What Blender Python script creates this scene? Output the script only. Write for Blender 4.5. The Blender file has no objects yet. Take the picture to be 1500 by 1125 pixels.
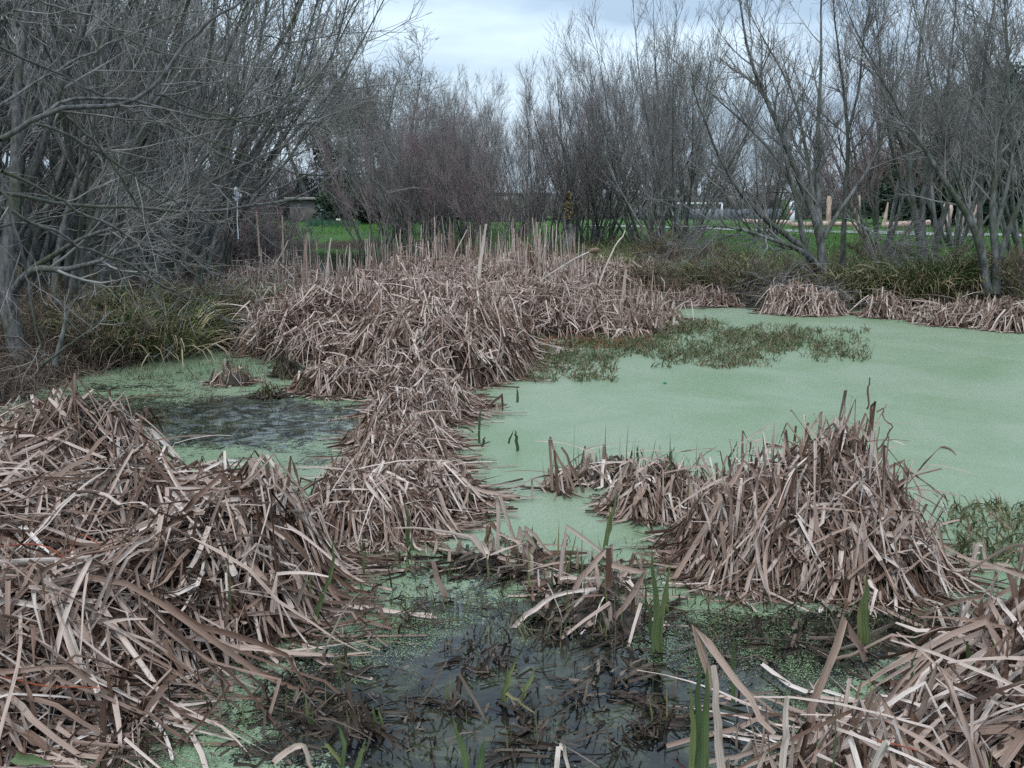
import bpy, math, random
import numpy as np
from mathutils import Vector, Matrix
S = bpy.context.scene
COL = S.collection
R = math.radians

# ------------------------------------------------------------------ camera
CAM_H, F, HORIZ = 1.6, 1440.0, 288.0
PITCH = math.atan((562.5 - HORIZ) / F)
cam = bpy.data.cameras.new('camera'); cam.sensor_width = 36; cam.lens = 36 * F / 1500
cam.clip_start = 0.05; cam.clip_end = 3000
co = bpy.data.objects.new('camera', cam); COL.objects.link(co)
co.location = (0, 0, CAM_H); co.rotation_euler = (R(90) - PITCH, 0, 0)
S.camera = co

# ------------------------------------------------------------------ sky, sun, exposure
SUN_EL, SUN_AZ = R(58), R(200)
W = bpy.data.worlds.new("World"); S.world = W; W.use_nodes = True
nt = W.node_tree; nt.nodes.clear()
def N(nt, t, **k):
    n = nt.nodes.new(t)
    for a, b in k.items(): setattr(n, a, b)
    return n
out = N(nt, 'ShaderNodeOutputWorld'); bg = N(nt, 'ShaderNodeBackground')
sky = N(nt, 'ShaderNodeTexSky', sky_type='NISHITA'); sky.sun_disc = False
sky.sun_elevation = SUN_EL; sky.sun_rotation = SUN_AZ
tc = N(nt, 'ShaderNodeTexCoord'); mp = N(nt, 'ShaderNodeMapping'); mp.inputs['Scale'].default_value = (1.0, 1.0, 3.6)
mp.inputs['Location'].default_value = (0.3, 0.1, 0.25)
nz = N(nt, 'ShaderNodeTexNoise'); nz.inputs['Scale'].default_value = 4.2; nz.inputs['Detail'].default_value = 5; nz.inputs['Roughness'].default_value = .5
cr = N(nt, 'ShaderNodeValToRGB')
cr.color_ramp.elements[0].position = .38; cr.color_ramp.elements[0].color = (4.9, 6.5, 8.4, 1)
cr.color_ramp.elements[1].position = .62; cr.color_ramp.elements[1].color = (8.8, 10.8, 12.6, 1)
# an overcast sky is about three times as bright overhead as at the horizon
sep = N(nt, 'ShaderNodeSeparateXYZ'); mr = N(nt, 'ShaderNodeMapRange')
mr.inputs['From Min'].default_value = 0.0; mr.inputs['From Max'].default_value = 1.0
mr.inputs['To Min'].default_value = 0.82; mr.inputs['To Max'].default_value = 2.3
vm = N(nt, 'ShaderNodeVectorMath', operation='SCALE'); mx = N(nt, 'ShaderNodeMixRGB'); mx.inputs[0].default_value = .88
L = nt.links.new
L(tc.outputs['Generated'], mp.inputs[0]); L(mp.outputs[0], nz.inputs[0]); L(nz.outputs['Fac'], cr.inputs[0])
L(tc.outputs['Generated'], sep.inputs[0]); L(sep.outputs['Z'], mr.inputs['Value'])
L(cr.outputs[0], vm.inputs[0]); L(mr.outputs[0], vm.inputs['Scale'])
L(sky.outputs[0], mx.inputs[1]); L(vm.outputs[0], mx.inputs[2]); L(mx.outputs[0], bg.inputs[0])
bg.inputs[1].default_value = 0.1
L(bg.outputs[0], out.inputs[0])
sl = bpy.data.lights.new('sun', 'SUN'); sl.energy = 1.5; sl.angle = R(14); sl.color = (1, .96, .9)
so = bpy.data.objects.new('sun', sl); COL.objects.link(so)
so.rotation_euler = (R(90) - SUN_EL, 0, math.pi - SUN_AZ + R(0))
S.view_settings.view_transform = 'Standard'; S.view_settings.look = 'None'
S.view_settings.exposure = 0.0; S.view_settings.gamma = 1
S.cycles.max_bounces = 5; S.cycles.diffuse_bounces = 3; S.cycles.glossy_bounces = 2
S.cycles.transparent_max_bounces = 4; S.cycles.use_denoising = False
S.cycles.use_adaptive_sampling = True; S.cycles.adaptive_threshold = .02

# ------------------------------------------------------------------ layout helpers (photo pixel -> world point)
cp, sp_ = math.cos(PITCH), math.sin(PITCH)
def ray(px, py):
    x = (px - 750) / F; y = -(py - 562.5) / F
    return np.array([x, y * sp_ + cp, y * cp - sp_])
def G(px, py, z=0.0):
    d = ray(px, py); return np.array([0, 0, CAM_H]) + d * ((z - CAM_H) / d[2])
def D(px, py, Y):
    d = ray(px, py); return np.array([0, 0, CAM_H]) + d * (Y / d[1])

# ------------------------------------------------------------------ object helpers
def tag(o, label=None, cat=None, group=None, kind=None):
    if label: o['label'] = label
    if cat: o['category'] = cat
    if group: o['group'] = group
    if kind: o['kind'] = kind
    return o
def empty(name, loc, label, cat, group=None):
    o = bpy.data.objects.new(name, None); COL.objects.link(o); o.location = Vector([float(v) for v in loc]); o.empty_display_size = .1
    return tag(o, label, cat, group)
def mesh(name, V, Q, mat, parent=None, smooth=False, uv=None, tint=None, tris=None, attrs=None):
    me = bpy.data.meshes.new(name)
    V = np.asarray(V, np.float32)
    if parent is not None: V = V - np.array(parent.location, np.float32)
    nq = 0 if Q is None else len(Q); ntr = 0 if tris is None else len(tris)
    me.vertices.add(len(V)); me.vertices.foreach_set('co', V.ravel())
    idx = []; ls = []
    if nq: idx.append(np.asarray(Q, np.int32).ravel()); ls.append(np.arange(nq) * 4)
    if ntr: idx.append(np.asarray(tris, np.int32).ravel()); ls.append(nq * 4 + np.arange(ntr) * 3)
    idx = np.concatenate(idx); ls = np.concatenate(ls).astype(np.int32)
    me.loops.add(len(idx)); me.loops.foreach_set('vertex_index', idx)
    me.polygons.add(len(ls)); me.polygons.foreach_set('loop_start', ls)
    if smooth: me.polygons.foreach_set('use_smooth', np.ones(len(ls), bool))
    if uv is not None:
        u = me.uv_layers.new(name='UVMap'); u.data.foreach_set('uv', np.asarray(uv, np.float32)[idx].ravel())
    if tint is not None:
        a = me.attributes.new('tint', 'FLOAT', 'POINT'); a.data.foreach_set('value', np.asarray(tint, np.float32))
    for k, v in (attrs or {}).items():
        a = me.attributes.new(k, 'FLOAT', 'POINT'); a.data.foreach_set('value', np.asarray(v, np.float32))
    me.update(calc_edges=True); me.validate()
    me.materials.append(mat)
    o = bpy.data.objects.new(name, me); COL.objects.link(o)
    if parent is not None: o.parent = parent
    return o
class Acc:
    """gathers vertices and quads for one mesh"""
    def __init__(s): s.V = []; s.Q = []; s.U = []; s.T = []; s.n = 0
    def add(s, V, Q, U=None, T=None):
        if len(V) == 0: return
        s.V.append(V); s.Q.append(Q + s.n); s.n += len(V)
        s.U.append(U if U is not None else np.zeros((len(V), 2))); s.T.append(T if T is not None else np.zeros(len(V)))
    def build(s, name, mat, parent=None, smooth=False):
        if not s.V: return None
        return mesh(name, np.concatenate(s.V), np.concatenate(s.Q), mat, parent, smooth, np.concatenate(s.U), np.concatenate(s.T))
def nrm(a): return a / np.maximum(np.linalg.norm(a, axis=-1, keepdims=True), 1e-9)
def tangents(P):
    T = np.empty_like(P); T[:, 1:-1] = P[:, 2:] - P[:, :-2]; T[:, 0] = P[:, 1] - P[:, 0]; T[:, -1] = P[:, -1] - P[:, -2]
    return nrm(T)
def tubes(P, Rr, sides, tint=None):
    n, k, _ = P.shape
    T = tangents(P); ref = np.array([.83, .41, .22]); ref2 = np.array([-.3, .9, .1])
    Nn = np.cross(T, ref); bad = np.linalg.norm(Nn, axis=-1) < .25
    anyb = bad.any(axis=1); Nn[anyb] = np.cross(T[anyb], ref2); Nn = nrm(Nn); B = np.cross(T, Nn)
    a = np.arange(sides) * 2 * math.pi / sides
    V = P[:, :, None, :] + Rr[:, :, None, None] * (np.cos(a)[None, None, :, None] * Nn[:, :, None, :] + np.sin(a)[None, None, :, None] * B[:, :, None, :])
    i = np.arange(n)[:, None, None] * k * sides; j = np.arange(k - 1)[None, :, None] * sides; s = np.arange(sides)[None, None, :]; s2 = (s + 1) % sides
    Q = np.stack([i + j + s, i + j + s2, i + j + sides + s2, i + j + sides + s], -1).reshape(-1, 4)
    t = np.repeat(tint if tint is not None else np.random.default_rng(n).random(n), k * sides)
    vv = np.linspace(0, 1, k); U = np.broadcast_to(np.stack(np.broadcast_arrays(a[None, :] / 6.283, vv[:, None]), -1)[None], (n, k, sides, 2)).reshape(-1, 2)
    return V.reshape(-1, 3), Q, U, t
def ribbons(P, Wd, Nrm, tint, vee=.16):
    """P n,k,3 centre lines; Wd n,k half widths; Nrm n,k,3 rough normals"""
    n, k, _ = P.shape
    T = tangents(P); Sd = nrm(np.cross(T, Nrm)); Nn = np.cross(Sd, T)
    V = np.stack([P - Sd * Wd[..., None], P - Nn * Wd[..., None] * vee * 2, P + Sd * Wd[..., None]], 2)
    i = np.arange(n)[:, None, None] * k * 3; j = np.arange(k - 1)[None, :, None] * 3; s = np.arange(2)[None, None, :]
    Q = np.stack([i + j + s, i + j + s + 1, i + j + 3 + s + 1, i + j + 3 + s], -1).reshape(-1, 4)
    seg = np.concatenate([np.zeros((n, 1)), np.cumsum(np.linalg.norm(P[:, 1:] - P[:, :-1], axis=-1), 1)], 1)
    off = tint * 37.7 % 5
    U = np.stack([np.broadcast_to(np.array([0, .5, 1.])[None, None, :] + (tint * 91 % 7).round()[:, None, None], (n, k, 3)), np.broadcast_to((seg + off[:, None])[..., None], (n, k, 3))], -1).reshape(-1, 2)
    return V.reshape(-1, 3), Q, U, np.repeat(tint, k * 3)

# ------------------------------------------------------------------ materials
def newmat(name):
    m = bpy.data.materials.new(name); m.use_nodes = True; t = m.node_tree
    b = t.nodes['Principled BSDF']; return m, t, b
def ramp(t, stops, interp='LINEAR'):
    c = N(t, 'ShaderNodeValToRGB'); c.color_ramp.interpolation = interp
    e = c.color_ramp.elements
    while len(e) < len(stops): e.new(.5)
    for i, (p, col) in enumerate(stops): e[i].position = p; e[i].color = (*col, 1)
    return c
def mat_leaf(name, stops, rough=.6, streak=.35, spots=True, trans=0.0):
    m, t, b = newmat(name); L = t.links.new
    at = N(t, 'ShaderNodeAttribute', attribute_name='tint'); c = ramp(t, stops); L(at.outputs['Fac'], c.inputs[0])
    uv = N(t, 'ShaderNodeTexCoord'); mpn = N(t, 'ShaderNodeMapping'); mpn.inputs['Scale'].default_value = (7, 1.3, 1)
    L(uv.outputs['UV'], mpn.inputs[0])
    n1 = N(t, 'ShaderNodeTexNoise'); n1.inputs['Scale'].default_value = 1.6; n1.inputs['Detail'].default_value = 3; L(mpn.outputs[0], n1.inputs[0])
    r1 = N(t, 'ShaderNodeMapRange'); r1.inputs['From Min'].default_value = .3; r1.inputs['From Max'].default_value = .7
    r1.inputs['To Min'].default_value = 1 - streak; r1.inputs['To Max'].default_value = 1 + streak; L(n1.outputs['Fac'], r1.inputs['Value'])
    mul = N(t, 'ShaderNodeVectorMath', operation='SCALE'); L(c.outputs[0], mul.inputs[0]); L(r1.outputs[0], mul.inputs['Scale'])
    last = mul.outputs[0]
    if spots:
        mp2 = N(t, 'ShaderNodeMapping'); mp2.inputs['Scale'].default_value = (1.2, 9, 1); L(uv.outputs['UV'], mp2.inputs[0])
        n2 = N(t, 'ShaderNodeTexNoise'); n2.inputs['Scale'].default_value = 1.0; n2.inputs['Detail'].default_value = 4; L(mp2.outputs[0], n2.inputs[0])
        r2 = N(t, 'ShaderNodeMapRange'); r2.inputs['From Min'].default_value = .56; r2.inputs['From Max'].default_value = .68; L(n2.outputs['Fac'], r2.inputs['Value'])
        r2.inputs['To Max'].default_value = .65
        mxx = N(t, 'ShaderNodeMixRGB'); mxx.inputs[2].default_value = (*[v * .45 for v in stops[len(stops) // 2][1]], 1)
        L(r2.outputs[0], mxx.inputs[0]); L(last, mxx.inputs[1]); last = mxx.outputs[0]
    L(last, b.inputs['Base Color']); b.inputs['Roughness'].default_value = rough; b.inputs['Specular IOR Level'].default_value = .16
    bp = N(t, 'ShaderNodeBump'); bp.inputs['Strength'].default_value = .4; bp.inputs['Distance'].default_value = .003
    L(n1.outputs['Fac'], bp.inputs['Height']); L(bp.outputs[0], b.inputs['Normal'])
    return m
def mat_bark(name, c1, c2, scale=9, moss=None, rough=.8):
    m, t, b = newmat(name); L = t.links.new
    tcn = N(t, 'ShaderNodeTexCoord'); mpn = N(t, 'ShaderNodeMapping'); mpn.inputs['Scale'].default_value = (1, 1, .35); L(tcn.outputs['Object'], mpn.inputs[0])
    n1 = N(t, 'ShaderNodeTexNoise'); n1.inputs['Scale'].default_value = scale; n1.inputs['Detail'].default_value = 6; L(mpn.outputs[0], n1.inputs[0])
    c = ramp(t, [(.35, c1), (.65, c2)]); L(n1.outputs['Fac'], c.inputs[0]); last = c.outputs[0]
    at = N(t, 'ShaderNodeAttribute', attribute_name='tint'); r = N(t, 'ShaderNodeMapRange'); L(at.outputs['Fac'], r.inputs['Value'])
    r.inputs['To Min'].default_value = .65; r.inputs['To Max'].default_value = 1.35
    mul = N(t, 'ShaderNodeVectorMath', operation='SCALE'); L(last, mul.inputs[0]); L(r.outputs[0], mul.inputs['Scale']); last = mul.outputs[0]
    if moss:
        n2 = N(t, 'ShaderNodeTexNoise'); n2.inputs['Scale'].default_value = 2.2; n2.inputs['Detail'].default_value = 5; L(tcn.outputs['Object'], n2.inputs[0])
        r2 = N(t, 'ShaderNodeMapRange'); r2.inputs['From Min'].default_value = .45; r2.inputs['From Max'].default_value = .65; r2.inputs['To Max'].default_value = .7; L(n2.outputs['Fac'], r2.inputs['Value'])
        mm = N(t, 'ShaderNodeMixRGB'); mm.inputs[2].default_value = (*moss, 1); L(r2.outputs[0], mm.inputs[0]); L(last, mm.inputs[1]); last = mm.outputs[0]
    L(last, b.inputs['Base Color']); b.inputs['Roughness'].default_value = rough; b.inputs['Specular IOR Level'].default_value = .2
    bp = N(t, 'ShaderNodeBump'); bp.inputs['Strength'].default_value = .6; bp.inputs['Distance'].default_value = .01; L(n1.outputs['Fac'], bp.inputs['Height']); L(bp.outputs[0], b.inputs['Normal'])
    return m
M = {}
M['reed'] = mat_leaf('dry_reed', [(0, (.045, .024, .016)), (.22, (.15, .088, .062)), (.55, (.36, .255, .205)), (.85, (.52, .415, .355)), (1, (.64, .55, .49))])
M['reed_far'] = mat_leaf('dry_reed_pale', [(0, (.05, .027, .018)), (.25, (.17, .10, .07)), (.6, (.40, .295, .245)), (1, (.64, .53, .46))])
M['reed_old'] = mat_leaf('rotten_reed', [(0, (.02, .014, .01)), (.5, (.06, .042, .03)), (1, (.17, .13, .10))], rough=.4)
M['green'] = mat_leaf('green_leaf', [(0, (.045, .07, .035)), (.4, (.085, .125, .055)), (.75, (.15, .175, .07)), (1, (.26, .22, .11))], spots=True, rough=.45)
M['sedge'] = mat_leaf('sedge_leaf', [(0, (.04, .07, .03)), (.4, (.09, .14, .05)), (.65, (.20, .21, .08)), (.85, (.33, .27, .15)), (1, (.5, .42, .3))])
M['sedge_dry'] = mat_leaf('sedge_dry', [(0, (.07, .08, .035)), (.4, (.18, .15, .08)), (.75, (.32, .25, .15)), (1, (.46, .37, .26))])
M['drygrass'] = mat_leaf('dry_grass_leaf', [(0, (.04, .028, .02)), (.5, (.12, .085, .065)), (.9, (.24, .18, .14)), (1, (.34, .28, .22))], spots=False)
M['waterweed'] = mat_leaf('water_weed_leaf', [(0, (.05, .06, .03)), (.5, (.11, .125, .06)), (.8, (.17, .17, .085)), (1, (.24, .14, .10))], spots=False)
M['grass'] = mat_leaf('grass_leaf', [(0, (.04, .10, .02)), (.6, (.075, .185, .038)), (1, (.18, .23, .08))], spots=False)
M['bramble'] = mat_bark('bramble_bark', (.22, .05, .025), (.36, .09, .05))
M['bark'] = mat_bark('willow_bark', (.06, .06, .056), (.19, .19, .185), 16, moss=(.06, .075, .035))
M['bark_near'] = mat_bark('willow_bark_near', (.045, .043, .04), (.13, .125, .125), 40, moss=(.06, .075, .03))
M['twig'] = mat_bark('willow_twig', (.14, .13, .12), (.26, .245, .23), 3)
M['twig_r'] = mat_bark('willow_twig_reddish', (.20, .145, .14), (.31, .235, .235), 3)
M['twig_brown'] = mat_bark('brown_twig', (.10, .075, .05), (.24, .185, .13), 3)
M['twig_near'] = mat_bark('willow_twig_near', (.11, .10, .09), (.24, .22, .20), 14)
M['dead'] = mat_bark('dead_wood', (.4, .36, .32), (.6, .55, .5), 30)
M['peeled'] = mat_bark('peeled_log', (.32, .22, .165), (.56, .42, .34), 9)

def mat_simple(name, c, rough=.7, c2=None, scale=6):
    m, t, b = newmat(name); b.inputs['Roughness'].default_value = rough
    n1 = N(t, 'ShaderNodeTexNoise'); n1.inputs['Scale'].default_value = scale; n1.inputs['Detail'].default_value = 6
    tcn = N(t, 'ShaderNodeTexCoord'); t.links.new(tcn.outputs['Object'], n1.inputs[0])
    r = ramp(t, [(.3, c), (.7, c2 or tuple(v * 1.25 for v in c))]); t.links.new(n1.outputs['Fac'], r.inputs[0]); t.links.new(r.outputs[0], b.inputs['Base Color'])
    return m

# ------------------------------------------------------------------ ground and pond
shore_px = [(-150, 640), (60, 572), (150, 548), (250, 522), (330, 505), (350, 480), (330, 440), (350, 400), (360, 366), (430, 360), (560, 360), (640, 366), (720, 374), (800, 392), (900, 408), (1000, 420), (1120, 426), (1250, 436), (1400, 446), (1600, 452), (2000, 470)]
shore = [G(a, b)[:2] for a, b in shore_px] + [np.array(v) for v in [(16, 10), (12, 2.0), (3, 1.7), (0, 1.6), (-2.6, 1.6), (-3.6, 3), (-4.1, 5)]]
shore = np.array(shore)
def sdf(x, y):
    x = np.asarray(x, float); y = np.asarray(y, float); p = np.stack([x, y], -1)
    best = np.full(x.shape, 1e9); inside = np.zeros(x.shape, bool)
    for i in range(len(shore)):
        a = shore[i]; b = shore[(i + 1) % len(shore)]; ab = b - a
        h = np.clip(((p - a) @ ab) / (ab @ ab), 0, 1); q = p - a - h[..., None] * ab
        best = np.minimum(best, np.hypot(q[..., 0], q[..., 1]))
        c = ((a[1] > y) != (b[1] > y)) & (x < (b[0] - a[0]) * (y - a[1]) / (b[1] - a[1] + 1e-12) + a[0]); inside ^= c
    return np.where(inside, -best, best)
def wob(x, y, s=1.0, seed=0):
    return (np.sin(x * 1.7 * s + seed) * np.cos(y * 1.3 * s + seed * 2) + .5 * np.sin(x * 3.9 * s - y * 2.7 * s + seed * 3) + .35 * np.sin(y * 6.1 * s + x * 5.3 * s + seed)) / 1.85
def tz(x, y):
    d = sdf(x, y) + .18 * wob(x, y, 1.0, 2)
    z = np.where(d < 0, np.maximum(d * .35, -.35), .34 * (1 - np.exp(-np.maximum(d, 0) * 1.1)))
    return z + np.where(d > 0, .035 * wob(x, y, .8, 5) * np.clip(d, 0, 1), 0) + .02 * np.clip(d, 0, 60) / 20
def grid(xs, ys):
    X, Y = np.meshgrid(xs, ys); n, m = X.shape
    i = np.arange(n - 1)[:, None] * m; j = np.arange(m - 1)[None, :]
    Q = np.stack([i + j, i + j + 1, i + j + m + 1, i + j + m], -1).reshape(-1, 4)
    return X, Y, Q
u = np.linspace(-1, 1, 420); xs = 260 * np.sign(u) * np.abs(u) ** 2.6 - .3 * (1 - np.abs(u))
v = np.linspace(0, 1, 420); ys = -12 + 12.5 * v + 480 * v ** 3.4
X, Y, Q = grid(xs, ys); Z = tz(X, Y); dd = sdf(X, Y)
m, t, b = newmat('bank_ground'); LL = t.links.new
at = N(t, 'ShaderNodeAttribute', attribute_name='shore'); tcn = N(t, 'ShaderNodeTexCoord')
n1 = N(t, 'ShaderNodeTexNoise'); n1.inputs['Scale'].default_value = .8; n1.inputs['Detail'].default_value = 8; LL(tcn.outputs['Object'], n1.inputs[0])
n2 = N(t, 'ShaderNodeTexNoise'); n2.inputs['Scale'].default_value = 14; n2.inputs['Detail'].default_value = 8; n2.inputs['Roughness'].default_value = .7; LL(tcn.outputs['Object'], n2.inputs[0])
gr = ramp(t, [(.3, (.035, .075, .02)), (.5, (.055, .12, .03)), (.7, (.12, .165, .06))]); LL(n2.outputs['Fac'], gr.inputs[0])
so_ = ramp(t, [(.3, (.022, .016, .012)), (.5, (.055, .038, .028)), (.7, (.12, .09, .065))]); LL(n2.outputs['Fac'], so_.inputs[0])
ad = N(t, 'ShaderNodeMath', operation='ADD'); m1 = N(t, 'ShaderNodeMath', operation='MULTIPLY_ADD'); LL(n1.outputs['Fac'], m1.inputs[0]); m1.inputs[1].default_value = 3.0; m1.inputs[2].default_value = -1.5
LL(at.outputs['Fac'], ad.inputs[0]); LL(m1.outputs[0], ad.inputs[1])
mr2 = N(t, 'ShaderNodeMapRange'); mr2.inputs['From Min'].default_value = .15; mr2.inputs['From Max'].default_value = .7; LL(ad.outputs[0], mr2.inputs['Value'])
mix = N(t, 'ShaderNodeMixRGB'); LL(mr2.outputs[0], mix.inputs[0]); LL(so_.outputs[0], mix.inputs[1]); LL(gr.outputs[0], mix.inputs[2]); LL(mix.outputs[0], b.inputs['Base Color'])
b.inputs['Roughness'].default_value = .9; b.inputs['Specular IOR Level'].default_value = .15
bp = N(t, 'ShaderNodeBump'); bp.inputs['Strength'].default_value = .9; bp.inputs['Distance'].default_value = .05; LL(n2.outputs['Fac'], bp.inputs['Height']); LL(bp.outputs[0], b.inputs['Normal'])
# left of the pond the thicket floor is bare litter, not lawn
litter_floor = np.clip((-X - 3.2) / 1.2, 0, 1) * np.clip((19 - Y) / 3, 0, 1)
g = mesh('ground', np.stack([X, Y, Z], -1).reshape(-1, 3), Q, m, smooth=True, attrs={'shore': (dd - 6 * litter_floor).ravel()}); tag(g, kind='structure')
tag(g, 'grassy bank and muddy shore round the pond')

# --- water sheet with duckweed cover
u = np.linspace(-1, 1, 460); xs = 22 * np.sign(u) * np.abs(u) ** 1.7
v = np.linspace(0, 1, 520); ys = 1.0 + 6 * v + 34 * v ** 2.4
X, Y, Q = grid(xs, ys)
def gauss(px, py, rx, ry, rot=0):
    c = G(px, py); dx = X - c[0]; dy = Y - c[1]; cr_, sr_ = math.cos(rot), math.sin(rot)
    return np.exp(-(((dx * cr_ + dy * sr_) / rx) ** 2 + ((-dx * sr_ + dy * cr_) / ry) ** 2))
cov = np.full(X.shape, 1.6)
for (px, py, rx, ry, a) in [(690, 1050, .5, .5, -.92), (900, 1040, .5, .4, -.88), (560, 1080, .4, .35, -.7), (800, 1110, .6, .25, -.7), (650, 960, .5, .3, -.75), (830, 930, .45, .25, -.6), (450, 1020, .35, .4, -.95),
                            (620, 860, .55, .4, -.9), (800, 880, .5, .3, -.6), (1150, 935, .6, .26, -1.45), (1330, 925, .5, .2, -1.3), (1100, 1000, .4, .25, -1.0), (1010, 960, .45, .25, -.9), (1000, 1080, .4, .4, -1.0),
                            (60, 590, 1.2, .7, -.9), (170, 560, 1.0, .6, -.5), (320, 600, .8, .5, -1.1), (440, 620, .8, 1.0, -1.35), (250, 640, .7, .6, -.9), (300, 560, 1.4, .9, -.4), (500, 680, .35, .5, -.7)]:
    cov += a * gauss(px, py, rx, ry)
# far open water beyond the weed
far = np.clip((Y - np.interp(X, [-6, 0, 3, 5, 9, 20], [12.2, 13.2, 14.0, 13.6, 13.0, 12.5])) / .6, 0, 1)
cov = cov * (1 - far) - .3 * far
m, t, b = newmat('pond_water'); LL = t.links.new; t.nodes.remove(b)
om = t.nodes['Material Output']
at = N(t, 'ShaderNodeAttribute', attribute_name='cover'); tcn = N(t, 'ShaderNodeTexCoord')
def noise(scale, detail=4, rough=.55, src=None, dist=0):
    n = N(t, 'ShaderNodeTexNoise'); n.inputs['Scale'].default_value = scale; n.inputs['Detail'].default_value = detail; n.inputs['Roughness'].default_value = rough; n.inputs['Distortion'].default_value = dist
    LL(src or tcn.outputs['Object'], n.inputs[0]); return n
def vor(scale, src=None):
    n = N(t, 'ShaderNodeTexVoronoi'); n.inputs['Scale'].default_value = scale; LL(src or tcn.outputs['Object'], n.inputs['Vector']); return n
def math_(op, a, bb, c=None):
    n = N(t, 'ShaderNodeMath', operation=op)
    for i, q in enumerate((a, bb, c)):
        if q is None: continue
        if isinstance(q, (int, float)): n.inputs[i].default_value = q
        else: LL(q, n.inputs[i])
    return n.outputs[0]
na = noise(3.2, 5, .6, dist=.6); nb = noise(22, 4, .65); v1 = vor(190); nc = noise(95, 3, .6)
# threshold: where cover + noise > .5 duckweed
s1 = math_('MULTIPLY_ADD', na.outputs['Fac'], 2.2, -1.1)
s2 = math_('MULTIPLY_ADD', nb.outputs['Fac'], 2.0, -1.0)
s3 = math_('MULTIPLY_ADD', nc.outputs['Fac'], 2.2, -1.1)




sm = math_('ADD', math_('ADD', at.outputs['Fac'], s1), math_('ADD', s2, s3))
msk = N(t, 'ShaderNodeMapRange'); msk.inputs['From Min'].default_value = .46; msk.inputs['From Max'].default_value = .56; LL(sm, msk.inputs['Value'])
dw = N(t, 'ShaderNodeBsdfPrincipled'); wt = N(t, 'ShaderNodeBsdfPrincipled'); ms = N(t, 'ShaderNodeMixShader')
cr1 = ramp(t, [(0, (.158, .20, .122)), (.5, (.192, .242, .156)), (1, (.236, .29, .195))])
LL(v1.outputs['Color'], cr1.inputs[0])
nd = noise(.9, 6, .6, dist=.8)
cr2 = ramp(t, [(.32, (.78, .86, .72)), (.62, (1.08, 1.04, 1.06))]); LL(nd.outputs['Fac'], cr2.inputs[0])
mu = N(t, 'ShaderNodeMixRGB', blend_type='MULTIPLY'); mu.inputs[0].default_value = 1; LL(cr1.outputs[0], mu.inputs[1]); LL(cr2.outputs[0], mu.inputs[2])
# scraps and specks lying in the weed
ne = noise(9, 5, .75); rr = N(t, 'ShaderNodeMapRange'); rr.inputs['From Min'].default_value = .67; rr.inputs['From Max'].default_value = .73; LL(ne.outputs['Fac'], rr.inputs['Value'])
mu2 = N(t, 'ShaderNodeMixRGB'); LL(rr.outputs[0], mu2.inputs[0]); LL(mu.outputs[0], mu2.inputs[1]); mu2.inputs[2].default_value = (.05, .075, .03, 1)
LL(mu2.outputs[0], dw.inputs['Base Color']); dw.inputs['Roughness'].default_value = .42; dw.inputs['Specular IOR Level'].default_value = .28
bp = N(t, 'ShaderNodeBump'); bp.inputs['Strength'].default_value = .15; bp.inputs['Distance'].default_value = .002; LL(v1.outputs['Distance'], bp.inputs['Height']); LL(bp.outputs[0], dw.inputs['Normal'])
nm = noise(5, 6, .7, dist=1.2); rm = ramp(t, [(.40, (.006, .006, .007)), (.55, (.028, .030, .018)), (.70, (.085, .095, .055))]); LL(nm.outputs['Fac'], rm.inputs[0]); at3 = N(t, 'ShaderNodeAttribute', attribute_name='ruffle_sheen'); nfl = noise(6, 7, .75, dist=1.5); fm = N(t, 'ShaderNodeMapRange'); fm.inputs['From Min'].default_value = .48; fm.inputs['From Max'].default_value = .66; LL(nfl.outputs['Fac'], fm.inputs['Value'])
mf = N(t, 'ShaderNodeMixRGB'); LL(math_('MULTIPLY', at3.outputs['Fac'], fm.outputs[0]), mf.inputs[0]); LL(rm.outputs[0], mf.inputs[1]); mf.inputs[2].default_value = (.27, .30, .30, 1); LL(mf.outputs[0], wt.inputs['Base Color'])  # painted sky sheen: pale grey streaks mixed into the ruffled water's colour
rw = N(t, 'ShaderNodeMapRange'); rw.inputs['From Min'].default_value = .5; rw.inputs['From Max'].default_value = .72; rw.inputs['To Min'].default_value = .03; rw.inputs['To Max'].default_value = .16; LL(nm.outputs['Fac'], rw.inputs['Value']); LL(rw.outputs[0], wt.inputs['Roughness'])
wt.inputs['Specular IOR Level'].default_value = .5; wt.inputs['IOR'].default_value = 1.33
bp2 = N(t, 'ShaderNodeBump'); bp2.inputs['Strength'].default_value = .55; bp2.inputs['Distance'].default_value = .02; LL(nb.outputs['Fac'], bp2.inputs['Height']); LL(bp2.outputs[0], wt.inputs['Normal'])
rb = N(t, 'ShaderNodeMapRange'); rb.inputs['From Min'].default_value = -.25; rb.inputs['From Max'].default_value = .2; rb.inputs['To Min'].default_value = .02; rb.inputs['To Max'].default_value = .28; LL(at.outputs['Fac'], rb.inputs['Value']); at2 = N(t, 'ShaderNodeAttribute', attribute_name='ruffle_sheen'); LL(math_('MULTIPLY_ADD', at2.outputs['Fac'], .15, rb.outputs[0]), bp2.inputs['Strength']); LL(math_('MULTIPLY_ADD', at2.outputs['Fac'], .22, rw.outputs[0]), wt.inputs['Roughness'])
LL(msk.outputs[0], ms.inputs[0]); LL(wt.outputs[0], ms.inputs[1]); LL(dw.outputs[0], ms.inputs[2]); LL(ms.outputs[0], om.inputs['Surface'])
ruf_sheen = gauss(420, 622, .95, 1.0) + .5 * gauss(620, 860, .5, .35)  # ruffled patches, which also carry the painted sheen
keep = sdf(X, Y).ravel() < .5
Qk = Q[keep[Q].all(axis=1)]
w = mesh('water', np.stack([X, Y, 0 * X], -1).reshape(-1, 3), Qk, m, smooth=True, attrs={'cover': cov.ravel(), 'ruffle_sheen': ruf_sheen.ravel()}); tag(w, 'pond water under pale green duckweed', kind='structure')

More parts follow.
